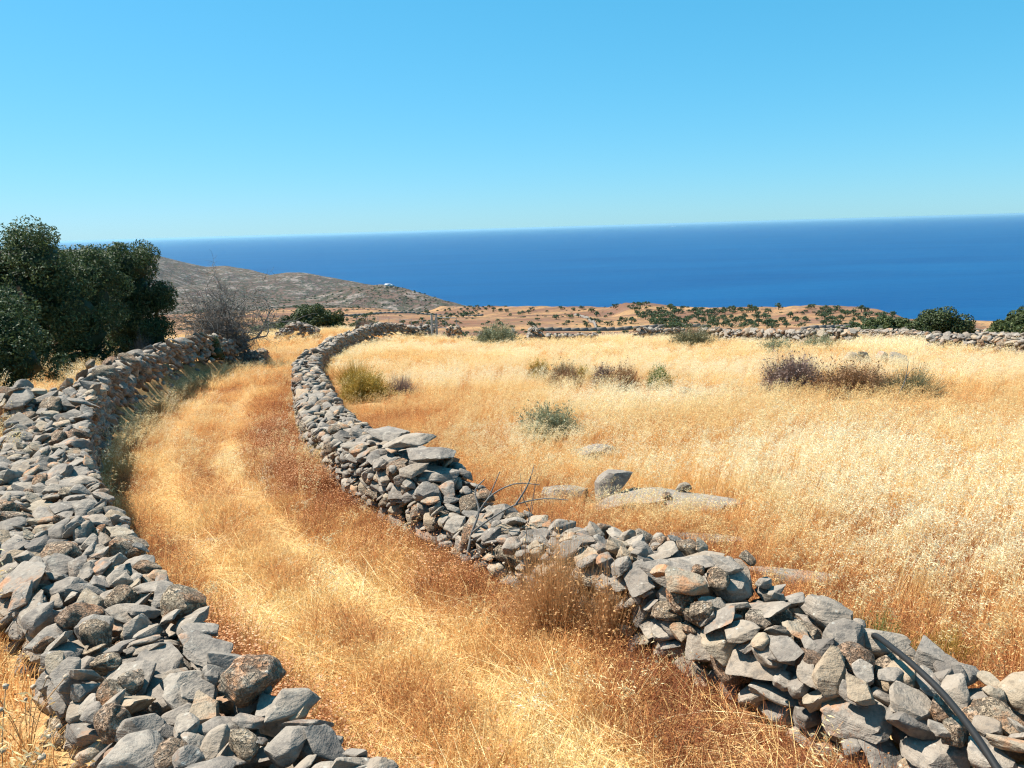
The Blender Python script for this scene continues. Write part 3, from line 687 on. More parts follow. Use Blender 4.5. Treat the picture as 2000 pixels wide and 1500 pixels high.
def build_grass():
    g = np.random.default_rng(21)
    # 1 short grass on the lane
    x, y = sample([(1.3, 5, 430), (5, 9, 300), (9, 15, 170), (15, 40, 75)], g); u = lane_u(x, y); wd = wall_dist(x, y)
    k = (u > -.02) & (u < 1.04) & (y < 40) & (wd > -.03); x, y, u, wd = x[k], y[k], u[k], wd[k]
    n1 = fbm(x*.9, y*.9, 41, 3); n2 = fbm(x*3., y*3., 43, 2)
    trk = np.exp(-((u-.28)/.085)**2)*.95+np.exp(-((u-.60)/.085)**2)
    k = g.random(len(x)) < (1-.86*np.clip(trk, 0, 1))*np.clip(.1+1.5*n1, 0, 1); x, y, u, n1, n2, trk, wd = x[k], y[k], u[k], n1[k], n2[k], trk[k], wd[k]
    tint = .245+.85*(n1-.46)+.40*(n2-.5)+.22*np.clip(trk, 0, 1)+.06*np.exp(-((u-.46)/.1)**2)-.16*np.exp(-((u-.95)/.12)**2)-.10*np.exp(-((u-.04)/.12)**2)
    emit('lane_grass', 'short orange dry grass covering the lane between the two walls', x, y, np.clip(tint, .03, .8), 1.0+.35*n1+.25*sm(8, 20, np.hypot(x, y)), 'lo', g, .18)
    # 2 trodden straw along the wheel tracks
    x, y = sample([(1.3, 7, 420), (7, 14, 190), (14, 30, 50)], g); u = lane_u(x, y); wd = wall_dist(x, y)
    pr = .16+1.2*np.exp(-((u-.60)/.075)**2)+1.0*np.exp(-((u-.28)/.075)**2)
    k = (u > .02) & (u < .98) & (wd > 0) & (g.random(len(x)) < pr); x, y = x[k], y[k]
    yw = np.arctan2(1.6, -1.)+g.normal(0, .5, len(x))
    emit('trodden_straw', 'flattened golden straw along the trodden tracks of the lane', x, y, np.clip(.58+.5*(fbm(x, y, 51, 2)-.5), .2, .92), np.ones(len(x)), 'st', g, .06, .012, yw)
    # 3 taller oats along the foot of the walls and in drifts on the lane
    x, y = sample([(1.5, 7, 46), (7, 16, 34), (16, 42, 16)], g); u = lane_u(x, y); wd = wall_dist(x, y)
    n1 = fbm(x*.5, y*.5, 61, 3); foot = np.exp(-(np.maximum(wd, 0)/.28)**2)
    pr = np.where(u < .5, foot*sm(9, 13, y)*1.1, foot*.35*(y > 9))+.55*sm(.52, .66, n1)*sm(6, 12, y)+.05
    k = (u > -.02) & (u < 1.02) & (wd > -.02) & (y < 44) & (g.random(len(x)) < pr); x, y, u = x[k], y[k], u[k]
    emit('lane_oats', 'pale wild oats at the foot of the walls and in drifts on the lane', x, y, np.clip(g.normal(.56, .08, len(x)), .3, .8), np.full(len(x), .62), 'oa', g, .14)
    # 4 red brown weeds with tiny pale heads
    x, y = sample([(1.5, 6, 260), (6, 12, 200), (12, 22, 110)], g); u = lane_u(x, y); wd = wall_dist(x, y)
    pr = 1.15*np.exp(-((u-.92)/.14)**2)*sm(4.6, 5.8, y)*(1-sm(15, 18, y))*(.05+sm(.44, .62, fbm(x*.8, y*.8, 71, 3)))
    pr = pr+.9*np.exp(-((u-.86)/.11)**2)*np.exp(-((y-12.6)/1.2)**2)+.7*np.exp(-(u/.14)**2)*(y < 4.8)
    k = (u > .0) & (u < 1.02) & (wd > -.02) & (g.random(len(x)) < pr); x, y = x[k], y[k]
    emit('red_weeds', 'red brown dried weeds with tiny pale heads beside the walls of the lane', x, y, np.clip(g.normal(.20, .08, len(x)), .02, .45), np.full(len(x), 1.15), 'we', g, .2)
    # 5 low orange grass under the oats of the field
    x, y = sample([(2.2, 8, 230), (8, 14, 140), (14, 24, 55)], g); u = lane_u(x, y); wd = wall_dist(x, y)
    k = (u > 1.0) & (wd > -.02); x, y, wd = x[k], y[k], wd[k]
    n1 = fbm(x*.6, y*.6, 81, 3)
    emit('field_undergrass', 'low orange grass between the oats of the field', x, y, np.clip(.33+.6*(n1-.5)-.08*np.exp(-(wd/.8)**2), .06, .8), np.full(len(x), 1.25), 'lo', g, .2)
    # 6 oats of the field
    x, y = sample([(2.2, 9, 60), (9, 16, 44), (16, 26, 22)], g); u = lane_u(x, y); wd = wall_dist(x, y)
    n1 = .5+1.25*(fbm(x*.35, y*.35, 91, 4)-.5)+.35*(fbm(x*.11, y*.16, 93, 2)-.5); rgt = sm(-.5, 3.5, x-(8.5-y)*.45)
    thin = sm(.34, .58, n1+.34*rgt+.10*sm(10, 16, y))*np.where(wd < .9, .25+.5*(wd/.9), 1.)
    k = (u > 1.0) & (wd > .05) & (g.random(len(x)) < .12+.95*thin); x, y, n1 = x[k], y[k], n1[k]; rgt = rgt[k]
    tint = .43+.21*rgt+.80*(n1-.5)+.14*sm(12, 24, y)
    emit('field_oats', 'golden wild oats with pale drooping heads filling the field', x, y, np.clip(tint, .2, .85), .48+.20*rgt, 'oa', g, .12)
    x, y = sample([(26, 40, 9), (40, 62, 5.5), (62, 90, 3.)], g); u = lane_u(x, y); wd = wall_dist(x, y)
    k = (wd > .2) & up_edge(x, y) & ((u > 1.) | (y > 36)) & ((x > -16) | (y > 48)); x, y = x[k], y[k]; n1 = fbm(x*.25, y*.25, 95, 4)
    k = g.random(len(x)) < .55+.9*(n1-.25); x, y, n1 = x[k], y[k], n1[k]
    emit('field_oats', 'pale wild oats towards the far edge of the field', x, y, np.clip(.64+.9*(n1-.5), .2, .95), np.full(len(x), .66), 'of', g, .10)
    x, y = sample([(24, 40, 9), (40, 80, 4)], g); wd = wall_dist(x, y); k = (wd > .2) & up_edge(x, y) & (x > -18); x, y = x[k], y[k]
    emit('field_undergrass', 'low straw grass towards the far edge of the field', x, y, np.clip(.5+.6*(fbm(x*.3, y*.3, 97, 3)-.5), .1, .9), np.full(len(x), 1.6), 'lf', g, .2)
    # 7 bank left of the left wall
    x, y = sample([(1.6, 8, 170), (8, 20, 55), (20, 40, 16)], g, -46, -6); u = lane_u(x, y); wd = wall_dist(x, y)
    k = (u < 0) & (wd > -.03) & (wd < 9); x, y = x[k], y[k]
    emit('bank_grass', 'orange dry grass on the bank outside the left wall', x, y, np.clip(.40+.7*(fbm(x*.8, y*.8, 101, 3)-.5), .1, .8), np.full(len(x), 1.25), 'lo', g, .2)
    x, y = sample([(2.5, 9, 7), (9, 40, 10)], g, -46, -6); u = lane_u(x, y); wd = wall_dist(x, y); k = (u < 0) & (wd > 0) & (wd < 5); x, y = x[k], y[k]
    emit('bank_oats', 'pale oats on the bank between the left wall and the olive trees', x, y, np.clip(g.normal(.58, .1, len(x)), .3, .85), np.full(len(x), .75), 'oa', g, .14)
# ------------------------------------------------------------------ trees and shrubs
def mat_leaf(name, stops, transl=.22, gain=1.0):
    m = NT(name); oi = m.n('ShaderNodeObjectInfo')
    f = m.math('ADD', m.attr('tint'), m.math('MULTIPLY', m.math('SUBTRACT', oi.outputs['Random'], .5), .2), clamp=True)
    col = m.ramp(f, stops)
    tr = m.n('ShaderNodeBsdfTranslucent'); mx = m.n('ShaderNodeMixShader'); mx.inputs[0].default_value = transl
    m.l(col, m.bs.inputs['Base Color']); m.bs.inputs['Roughness'].default_value = .6; m.bs.inputs['Specular IOR Level'].default_value = .25
    m.l(col, tr.inputs[0]); m.l(m.bs.outputs[0], mx.inputs[1]); m.l(tr.outputs[0], mx.inputs[2]); m.l(mx.outputs[0], m.out.inputs[0])
    return m.m
M_OLIVE = mat_leaf('olive_leaves', [(0., (.026, .044, .018)), (.5, (.056, .086, .032)), (.85, (.115, .150, .060)), (1., (.18, .20, .10))], .30)
M_MASTIC = mat_leaf('mastic_leaves', [(0., (.030, .042, .016)), (.5, (.060, .082, .026)), (.85, (.105, .125, .036)), (1., (.15, .15, .06))])
M_FRESH = mat_leaf('fresh_green_leaves', [(0., (.05, .09, .02)), (.5, (.10, .16, .035)), (1., (.18, .22, .06))])
M_SAGE = mat_leaf('sage_leaves', [(0., (.13, .135, .075)), (.5, (.22, .23, .13)), (1., (.34, .34, .21))])
M_DULL = mat_leaf('olive_grey_leaves', [(0., (.10, .095, .05)), (.5, (.17, .16, .085)), (1., (.26, .24, .13))])
M_YELLOW = mat_leaf('ochre_cushion', [(0., (.17, .11, .022)), (.5, (.38, .25, .045)), (1., (.54, .38, .09))])
M_PURPLE = mat_leaf('purple_grey_twigs', [(0., (.11, .07, .055)), (.5, (.21, .14, .115)), (1., (.34, .25, .205))])
M_BROWN = mat_leaf('brown_twigs', [(0., (.13, .07, .035)), (.5, (.27, .15, .075)), (1., (.44, .28, .15))])
M_CLUMP = mat_leaf('brown_straw', [(0., (.34, .16, .07)), (.5, (.58, .32, .14)), (1., (.76, .50, .24))], .3)
def mat_bark(name, a, b):
    m = NT(name); p = m.pos(); n = m.noise(p, 18, 5, .7)
    return m.done(m.mix(n, a, b), .9, .1, m.bump(n, .6, .02))
M_BARK = mat_bark('bark', (.09, .07, .05), (.20, .17, .13))
M_DEAD = mat_bark('dead_wood', (.10, .095, .088), (.20, .19, .175))

def leaf_cloud(g, C_, Rr, n, L, W, up=.25):
    """n leaves over the shells of many small clumps; C_ (m,3), Rr (m,3)"""
    m = len(C_); w = (Rr**2).sum(1)**.9; i = g.choice(m, n, p=w/w.sum())
    d = g.normal(0, 1, (n, 3)); d /= np.linalg.norm(d, axis=1, keepdims=True)
    rad = g.uniform(.72, 1.06, n)**.7; c = C_[i]+d*Rr[i]*rad[:, None]
    nn = d+g.normal(0, .75, (n, 3))+np.array([0, 0, up]); nn /= np.linalg.norm(nn, axis=1, keepdims=True)
    a = np.cross(nn, g.normal(0, 1, (n, 3))); a /= np.linalg.norm(a, axis=1, keepdims=True)+1e-9; b = np.cross(nn, a)
    l = L*g.uniform(.6, 1.4, n)[:, None]*.5; ww = W*g.uniform(.7, 1.3, n)[:, None]*.5
    V = np.stack([c-a*l, c+b*ww, c+a*l, c-b*ww], 1).reshape(-1, 3); q = np.arange(n)*4
    t = np.clip(.42+g.normal(0, .20, n)+.22*(g.random(m)[i]-.5), 0, 1)
    return V, np.stack([q, q+1, q+2, q+3], -1), np.repeat(t, 4)
def sub_clumps(g, lobes, per, frac):
    C_ = []; R_ = []
    for (x, y, z, rx, ry, rz) in lobes:
        k = per; d = g.normal(0, 1, (k, 3)); d /= np.linalg.norm(d, axis=1, keepdims=True); d[:, 2] = np.where(d[:, 2] < -.55, -d[:, 2], d[:, 2])
        rr = np.array([rx, ry, rz]); C_.append(np.array([x, y, z])+d*rr*g.uniform(.62, .98, k)[:, None])
        s = frac*g.uniform(.65, 1.45, k)*min(rx, rz); R_.append(np.c_[s*1.1, s*1.1, s])
    return np.concatenate(C_), np.concatenate(R_)
def cores(lobes, g, k=.52):  # opaque lumps in the darkest leaf tone, added inside crowns to block light
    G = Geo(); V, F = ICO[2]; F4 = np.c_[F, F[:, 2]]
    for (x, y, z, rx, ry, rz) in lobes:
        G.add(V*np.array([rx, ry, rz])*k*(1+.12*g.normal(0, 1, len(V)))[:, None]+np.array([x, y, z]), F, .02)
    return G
def branch_tubes(g, p0, targets, r0, n=5):
    G = Geo()
    for t in targets:
        t = np.array(t); m = (p0+t)/2+g.normal(0, .10, 3)*np.linalg.norm(t-p0)
        s = np.linspace(0, 1, 6)[:, None]; P = p0*(1-s)**2+m*2*s*(1-s)+t*s*s
        V, F = tube_np(P, np.linspace(r0, r0*.3, 6), n); G.add(V, F)
    return G
def leafy(name, label, cat, xy, lobes, nleaf, L, W, mat, seed, per=26, frac=.30, trunk=.12, group=None, zoff=-.05, z=None, forks=5):
    """a tree or bush: trunk with limbs, and a crown of leaves over uneven clumps; lobes are relative to the base"""
    g = np.random.default_rng(seed); base = (xy[0], xy[1], float(height(*xy))+zoff if z is None else z)
    root = empty(name, base, label, cat, group)
    C_, R_ = sub_clumps(g, lobes, per, frac); V, F, t = leaf_cloud(g, C_, R_, int(nleaf*2.9), L, W)
    me = mesh_np('crown', V, F, False, {'tint': t}); link('crown', me, mat, root)
    cg = cores(lobes, g); link('light_block_core', cg.mesh('light_block_core', True), mat, root)  # added filler that stops light passing through the crown, not real leaves
    if trunk:
        tg = [np.array(lobes[i % len(lobes)][:3])+g.normal(0, .2, 3)*np.array(lobes[i % len(lobes)][3:]) for i in range(forks)]
        G = branch_tubes(g, np.array([0, 0, -.1]), tg, trunk, 6); link('trunk', G.mesh('trunk', True), M_BARK, root)
    return root
def twiggy(name, label, cat, xy, rx, ry, h, n, mat, seed, width=.006, group=None, leafn=0, leafL=.03, fuzz=.12, zoff=-.03, lobes=5, z=None):
    """a dome of fine stems with leafy or spiny tips"""
    g = np.random.default_rng(seed); base = (xy[0], xy[1], float(height(*xy))+zoff if z is None else z)
    root = empty(name, base, label, cat, group)
    d = g.normal(0, 1, (n, 3)); d[:, 2] = np.abs(d[:, 2])*1.1+.08; d /= np.linalg.norm(d, axis=1, keepdims=True)
    az = np.arctan2(d[:, 1], d[:, 0]); lump = 1+.16*np.sin(az*lobes+g.uniform(0, 6))+.12*np.sin(az*3+d[:, 2]*7)
    rad = (g.uniform(.70, 1.0, n)+g.normal(0, fuzz, n)*.5)*lump
    tip = d*np.array([rx, ry, h])*rad[:, None]; b = np.c_[tip[:, :2]*g.uniform(.05, .5, (n, 1)), np.zeros(n)]
    mid = (b*.45+tip*.55)*np.array([1, 1, .9])+g.normal(0, .05, (n, 3))*rx
    f = g.normal(0, 1, (n, 3)); f /= np.linalg.norm(f, axis=1, keepdims=True)
    V, F, t = strips(b, mid, tip, np.full(n, width)*g.uniform(.7, 1.4, n), f, np.clip(g.normal(.45, .22, n), 0, 1), 2)
    link('stems', mesh_np('stems', V, F, False, {'tint': t}), mat, root)
    if leafn:
        i = g.integers(0, n, leafn); s = g.uniform(.6, 1.02, leafn)[:, None]; c = b[i]*(1-s)**2+mid[i]*2*s*(1-s)+tip[i]*s*s+g.normal(0, .02, (leafn, 3))
        a = g.normal(0, 1, (leafn, 3)); a /= np.linalg.norm(a, axis=1, keepdims=True); bb = np.cross(a, g.normal(0, 1, (leafn, 3))); bb /= np.linalg.norm(bb, axis=1, keepdims=True)
        l = leafL*g.uniform(.6, 1.4, leafn)[:, None]*.5; V = np.stack([c-a*l, c+bb*l*.45, c+a*l, c-bb*l*.45], 1).reshape(-1, 3); q = np.arange(leafn)*4
        link('foliage', mesh_np('foliage', V, np.stack([q, q+1, q+2, q+3], -1), False, {'tint': np.repeat(np.clip(g.normal(.55, .2, leafn), 0, 1), 4)}), mat, root)
    return root
# the olive trees left of the lane
leafy('olive_tree', 'tallest dark olive tree at the left edge, behind the bend of the wall', 'tree', (-13.6, 22.6),
      [(0, 0, 2.5, 1.7, 1.5, 1.5), (.6, -.2, 3.4, 1.1, 1.1, 1.05), (-.9, 0, 3.3, 1.3, 1.2, 1.0), (1.2, .1, 2.0, 1.1, 1.1, 1.2), (.2, -.7, 1.3, 1.5, 1.0, 1.1), (-1.6, -.2, 1.8, 1.3, 1.2, 1.5), (.4, -.7, .5, 1.6, 1., .7)], 15000, .085, .040, M_OLIVE, 1, 30, .30, .16)
leafy('olive_tree', 'dark olive tree in the middle of the clump left of the lane', 'tree', (-12.75, 24.2),
      [(0, 0, 2.3, 1.3, 1.2, 1.25), (.3, -.3, 3.05, .85, .9, .8), (-.5, .2, 3.0, .85, .9, .8), (.1, -.8, 1.35, 1.35, .9, 1.0), (.1, -.7, .5, 1.3, .9, .7)], 11000, .085, .040, M_OLIVE, 2, 28, .30, .15)
leafy('olive_tree', 'dark olive tree nearest the dead tree, with a bulge on its right side', 'tree', (-12.75, 27.0),
      [(0, 0, 2.4, 1.2, 1.2, 1.3), (.2, -.2, 3.3, .95, 1.0, .9), (-.7, 0, 3.1, .9, .9, .85), (.95, -.1, 2.15, .6, .6, .62), (.1, -.6, 1.25, 1.25, 1.0, 1.0), (.2, -.6, .5, 1.2, .9, .7), (.75, -.3, .95, .75, .7, .85)], 13000, .085, .040, M_OLIVE, 3, 28, .28, .16)
leafy('olive_bush', 'lower lighter green olive bush in front of the trees at the left edge', 'bush', (-11.2, 17.3),
      [(0, 0, 1.25, 1.0, .9, 1.0), (.35, -.1, .75, 1.1, .9, .75), (-.6, .1, 1.7, .8, .8, .75), (-1.2, 0, 1.2, 1.0, .9, 1.1), (-.2, -.2, .35, 1.2, .9, .5)], 9000, .075, .034, M_OLIVE, 4, 26, .30, .09)
leafy('olive_bush', 'small dull green bush under the olive trees beside the dead tree', 'bush', (-10.9, 27.8), [(0, 0, .45, .7, .6, .5), (.5, 0, .35, .5, .5, .4)], 2200, .07, .032, M_MASTIC, 5, 16, .32, .05)
twiggy('dry_bush', 'brown and green tangled bush behind the left wall below the dead tree', 'bush', (-11.3, 29.6), .75, .6, .85, 1500, M_BROWN, 6, .009, leafn=1500, leafL=.05)
twiggy('grey_shrub', 'slender pale grey shrub standing against the dark olive trees', 'shrub', (-11.7, 25.2), .45, .45, 1.25, 700, M_DEAD, 7, .010)

def dead_tree(xy, H_, label):
    g = np.random.default_rng(15); base = (xy[0], xy[1], float(height(*xy))-.05); root = empty('dead_tree', base, label, 'tree')
    T = Geo(); B = Geo()
    def grow(p, d, L, r, lev):
        k = 5; P = [p]; dd = d.copy()
        for i in range(k):
            dd = dd+g.normal(0, .20, 3)+np.array([0, 0, .05 if lev < 3 else -.02]); dd /= np.linalg.norm(dd); P.append(P[-1]+dd*L/k)
        V, F = tube_np(np.array(P), np.linspace(r, r*.6, k+1), 4 if lev < 3 else 3); (T if lev < 2 else B).add(V, F)
        if lev >= 5: return
        for c in range(5 if lev < 2 else 4):
            j = g.integers(1 if lev else 2, k+1); nd = dd*.55+g.normal(0, .62, 3); nd[2] = abs(nd[2])*.7+.02 if lev < 3 else nd[2]; nd /= np.linalg.norm(nd)
            grow(P[j], nd, L*g.uniform(.55, .8), max(r*.55, .0065), lev+1)
    for a in (0.3, 1.1, 1.9, 2.9, 3.7, 4.5, 5.6):
        grow(np.array([.1*math.cos(a), .1*math.sin(a), 0]), np.array([math.cos(a)*.36, math.sin(a)*.36, .88]), H_*.40, .05, 1)
    n = 3200; d = g.normal(0, 1, (n, 3)); d[:, 2] = np.abs(d[:, 2]); d /= np.linalg.norm(d, axis=1, keepdims=True)
    c = d*np.array([1.25, 1.1, 2.5])*g.uniform(.25, .95, n)[:, None]; L = g.uniform(.2, .5, n)[:, None]; dr = d*.7+g.normal(0, .6, (n, 3)); dr /= np.linalg.norm(dr, axis=1, keepdims=True)
    f = np.cross(dr, g.normal(0, 1, (n, 3))); f /= np.linalg.norm(f, axis=1, keepdims=True)
    V, F, t = strips(c, c+dr*L*.5+g.normal(0, .05, (n, 3)), c+dr*L, np.full(n, .016), f, np.zeros(n), 2); link('twigs', mesh_np('twigs', V, F), M_DEAD, root)
    link('trunk', T.mesh('trunk', True), M_DEAD, root); link('branches', B.mesh('branches', True), M_DEAD, root)
dead_tree((-11.7, 32.2), 5.0, 'leafless grey dead tree behind the far end of the left wall')

leafy('mastic_bush', 'large round dark green bush at the far end of the lane', 'bush', (-15.2, 61.5), [(0, 0, 1.3, 1.7, 1.4, 1.35), (1.2, .1, 1.0, 1.5, 1.2, 1.05), (-1.6, 0, 1.0, 1.4, 1.2, 1.0), (.4, -.4, .6, 2.0, 1.0, .8)], 9000, .15, .085, M_MASTIC, 21, 26, .28, .08)
leafy('mastic_bush', 'lower brighter green bush joined to the left of the large round bush', 'bush', (-18.4, 62.), [(0, 0, .8, 1.5, 1.2, .85), (-1.2, 0, .6, 1.1, 1.0, .65)], 4000, .15, .085, M_FRESH, 22, 22, .30, .06)
twiggy('sage_bush', 'long pale olive bush in front of the green bushes where the lane ends', 'bush', (-17.2, 58.), 2.6, 1.0, .95, 2600, M_DULL, 23, .022, leafn=3000, leafL=.11)
twiggy('sage_bush', 'dull olive bush behind the dead tree beyond the lane', 'bush', (-20.6, 57.5), 1.7, 1.0, 1.05, 1700, M_DULL, 24, .022, leafn=2000, leafL=.11)
twiggy('purple_shrub', 'purple brown shrub beside the back wall right of the large green bush', 'shrub', (-10.6, 58.), 1.0, .8, 1.25, 1300, M_PURPLE, 25, .018)
leafy('mastic_bush', 'dull green bush behind the purple brown shrub', 'bush', (-12.2, 66.), [(0, 0, .8, 1.6, 1.0, .9), (1.2, 0, .6, 1.1, .9, .7)], 2600, .16, .09, M_MASTIC, 26, 20, .3, .05)
twiggy('sage_bush', 'round grey green bush at the far field edge left of the dark stones', 'bush', (-.75, 43.2), 1.45, 1.1, 1.45, 3000, M_SAGE, 27, .016, leafn=4500, leafL=.085)
leafy('mastic_bush', 'dark flat bush beyond the field above the dark stone knob', 'bush', (6.1, 77.), [(0, 0, .9, 1.7, 1.2, .95), (-1.4, 0, .7, 1.2, 1., .75), (1.2, 0, .9, 1.0, 1., .8)], 3600, .18, .10, M_MASTIC, 28, 22, .3, .06)
leafy('mastic_bush', 'dark bush beyond the field, centre of the gap between two pale terraces', 'bush', (11.6, 77.5), [(0, 0, .8, 1.5, 1.2, .9), (-1.5, 0, .6, 1.2, 1., .7), (1.4, 0, .6, 1.1, 1., .7)], 3200, .18, .10, M_MASTIC, 29, 22, .3, .06)
twiggy('sage_bush', 'low olive grey bush among the broken walls at the far field edge', 'bush', (8.35, 36.4), 1.25, .95, 1.05, 2400, M_DULL, 31, .014, leafn=2600, leafL=.075)
twiggy('sage_bush', 'small sage bush in front of the slanting dark wall, nearer of the two', 'bush', (9.5, 28.2), .8, .65, .72, 1600, M_SAGE, 32, .011, leafn=2200, leafL=.055)
twiggy('sage_bush', 'small sage bush at the end of the slanting dark wall, farther of the two', 'bush', (11.6, 29.6), .9, .65, .74, 1600, M_SAGE, 33, .011, leafn=2200, leafL=.055)
leafy('mastic_bush', 'big round mastic bush standing against the sea on the right', 'bush', (19.6, 36.2), [(0, 0, 1.0, 1.25, 1.1, 1.05), (-.9, 0, .75, .9, .9, .8), (.8, 0, .75, .9, .9, .75), (0, -.3, .45, 1.6, .9, .6)], 8000, .10, .06, M_MASTIC, 34, 26, .28, .07, zoff=-.35)
leafy('mastic_bush', 'broad mastic bush against the sea at the right edge', 'bush', (20.9, 31.6), [(0, 0, .95, 1.3, 1.1, .95), (-1.2, 0, .7, .9, .9, .7), (1.3, 0, .95, 1.2, 1., .95)], 8000, .10, .06, M_MASTIC, 35, 26, .28, .07, zoff=-.35)
twiggy('dry_bush', 'greyish dry bush in front of the broad mastic bush at the right edge', 'bush', (18.9, 28.9), .8, .6, .62, 1300, M_DULL, 36, .012)
twiggy('sage_bush', 'grey green bush among the grass below the long wall at the right edge', 'bush', (16.9, 24.6), .9, .7, .8, 1500, M_DULL, 37, .011, leafn=1200, leafL=.05)
leafy('mastic_bush', 'flat dark bush between the headland and the big round mastic bush', 'bush', (22.5, 47.5), [(0, 0, .8, 1.8, 1.2, .85), (-1.8, 0, .6, 1.4, 1., .65)], 3600, .13, .075, M_MASTIC, 38, 22, .3, .06)
# shrubs standing in the field
twiggy('purple_shrub', 'purple grey domed shrub in the middle of the golden field', 'shrub', (6.05, 16.9), .80, .62, .88, 9000, M_PURPLE, 41, .0045, leafn=5000, leafL=.05, fuzz=.04)
twiggy('dry_bush', 'brown dry bush just right of the purple grey shrub in the field', 'bush', (7.05, 16.2), 1.05, .65, .78, 8000, M_BROWN, 42, .0045, leafn=5000, leafL=.05, fuzz=.05)
twiggy('dry_bush', 'grey green fading bush at the right end of the field shrubs', 'bush', (7.95, 15.6), .80, .55, .70, 3200, M_DULL, 43, .006, leafn=500, leafL=.03)
twiggy('sage_bush', 'silvery green bush alone in the near field beyond the stepped wall', 'bush', (.57, 12.2), .58, .48, .62, 2600, M_SAGE, 44, .0055, leafn=6500, leafL=.034)
twiggy('cushion_bush', 'mustard yellow cushion bush close to the right side of the lane wall', 'bush', (-3.35, 17.9), .66, .55, .74, 5000, M_YELLOW, 45, .006, leafn=14000, leafL=.035, fuzz=.02)
twiggy('dry_bush', 'ochre grassy clump behind the mustard yellow cushion bush', 'bush', (-4.6, 23.0), .75, .7, .80, 2600, M_YELLOW, 46, .007)
twiggy('purple_shrub', 'small mauve shrub just right of the yellow cushion bush', 'shrub', (-2.6, 18.4), .48, .42, .58, 2200, M_PURPLE, 47, .006)
twiggy('purple_shrub', 'small mauve tuft between the lane wall and the yellow cushion bush', 'shrub', (-4.05, 19.3), .25, .25, .36, 800, M_PURPLE, 48, .006)
for i, (x, y, rx, h, mt, lb) in enumerate([(.75, 21.4, .32, .36, M_YELLOW, 'ochre tuft at the left end of the shrub row in mid field'), (1.35, 20.3, .36, .38, M_DULL, 'dull green tuft second from the left in the mid field shrub row'),
        (1.25, 18.9, .48, .40, M_BROWN, 'pinkish brown dry clump below the mid field shrub row'), (2.15, 18.5, .26, .40, M_PURPLE, 'mauve grey tuft in the middle of the mid field shrub row'),
        (2.55, 18.1, .42, .42, M_BROWN, 'rounded brown bush in the mid field shrub row'), (3.4, 18.1, .28, .36, M_FRESH, 'small bright green bush at the right end of the mid field shrub row'),
        (1.75, 19.6, .30, .30, M_YELLOW, 'low orange tuft between the dull green and mauve tufts in mid field')]):
    twiggy('field_shrub', lb, 'shrub', (x, y), rx*1.25, rx*1.0, h+.26, 3000, mt, 60+i, .005, leafn=2500, leafL=.04, fuzz=.05)
twiggy('wall_weed', 'green yellow feathery weed behind the low gap of the right wall', 'weed', (1.95, 4.05), .30, .26, .34, 1200, M_FRESH, 71, .0035, leafn=900, leafL=.012)
twiggy('wall_weed', 'yellowing feathery weed behind the right wall near the black hose', 'weed', (2.3, 3.95), .24, .22, .30, 900, M_YELLOW, 72, .0035, leafn=700, leafL=.012)
twiggy('dry_grass_clump', 'tall brown dry grass clump leaning on the right wall in the lane', 'grass clump', (.22, 4.78), .34, .30, .72, 4200, M_CLUMP, 73, .0030, fuzz=.30, leafn=2500, leafL=.02)
twiggy('dry_grass_clump', 'pale brown dry grass clump against the right wall behind the taller one', 'grass clump', (.55, 4.55), .26, .22, .55, 2200, M_CLUMP, 74, .0030, fuzz=.3, leafn=1500, leafL=.02)
for x, y, r in [(-13.6, 22.6, 1.5), (-12., 23.9, 1.4), (-11.9, 27., 1.5), (-11.2, 17.3, 1.1), (.57, 12.2, .42), (6.05, 16.9, .75), (7.05, 16.2, .9), (7.95, 15.6, .7), (-3.35, 17.9, .5), (-2.75, 18.6, .4), (-.75, 43.2, 1.3), (9.5, 28.2, .8), (11.6, 29.6, .9), (8.35, 36.4, 1.2), (-4.6, 23., .7),
                (.75, 21.4, .4), (1.35, 20.3, .4), (1.25, 18.9, .5), (2.15, 18.5, .35), (2.55, 18.1, .5), (3.4, 18.1, .4)]:
    CLEAR += [(x, y, r), (x*(1-.6*r/y), y-.6*r, r*.95), (x*(1-1.3*r/y), y-1.3*r, r*.8)]
# ------------------------------------------------------------------ loose rocks, hose, branch, thistles
def rock(name, label, cat, xy, dim, yaw, tilt, v, zoff=0., z=None, flat=None):
    z0 = float(height(*xy)) if z is None else z
    o = bpy.data.objects.new(name, FINE[v]); COL.objects.link(o)
    M = Matrix((rot_euler(yaw, *tilt)*np.array(dim)[None, :]).tolist()).to_4x4(); M.translation = (xy[0], xy[1], z0+zoff); o.matrix_world = M
    CLEAR.append((xy[0], xy[1], min(dim[0], dim[1])*.85)); CLEAR.append((xy[0]+math.cos(yaw)*dim[0]*.55, xy[1]+math.sin(yaw)*dim[0]*.55, min(dim[0], dim[1])*.7)); CLEAR.append((xy[0]-math.cos(yaw)*dim[0]*.55, xy[1]-math.sin(yaw)*dim[0]*.55, min(dim[0], dim[1])*.7))
    if dim[0] > .25:
        k = 1-.9*dim[1]/xy[1]; CLEAR.append((xy[0]*k, xy[1]*k, dim[1]*.9)); CLEAR.append((xy[0]*k+math.cos(yaw)*dim[0]*.5, xy[1]*k+math.sin(yaw)*dim[0]*.5, dim[1]*.8)); CLEAR.append((xy[0]*k-math.cos(yaw)*dim[0]*.5, xy[1]*k-math.sin(yaw)*dim[0]*.5, dim[1]*.8))
    return tag(o, label, cat)
rock('boulder', 'tilted grey boulder standing up beside the flat slabs in the near field', 'rock', (.98, 7.95), (.28, .16, .13), .45, (-.3, -.62), 3, .20)
rock('rock_slab', 'long flat grey slab of bedrock right of the tilted boulder', 'rock', (1.70, 7.70), (.62, .34, .10), -.30, (-.04, .04), 1, .05)
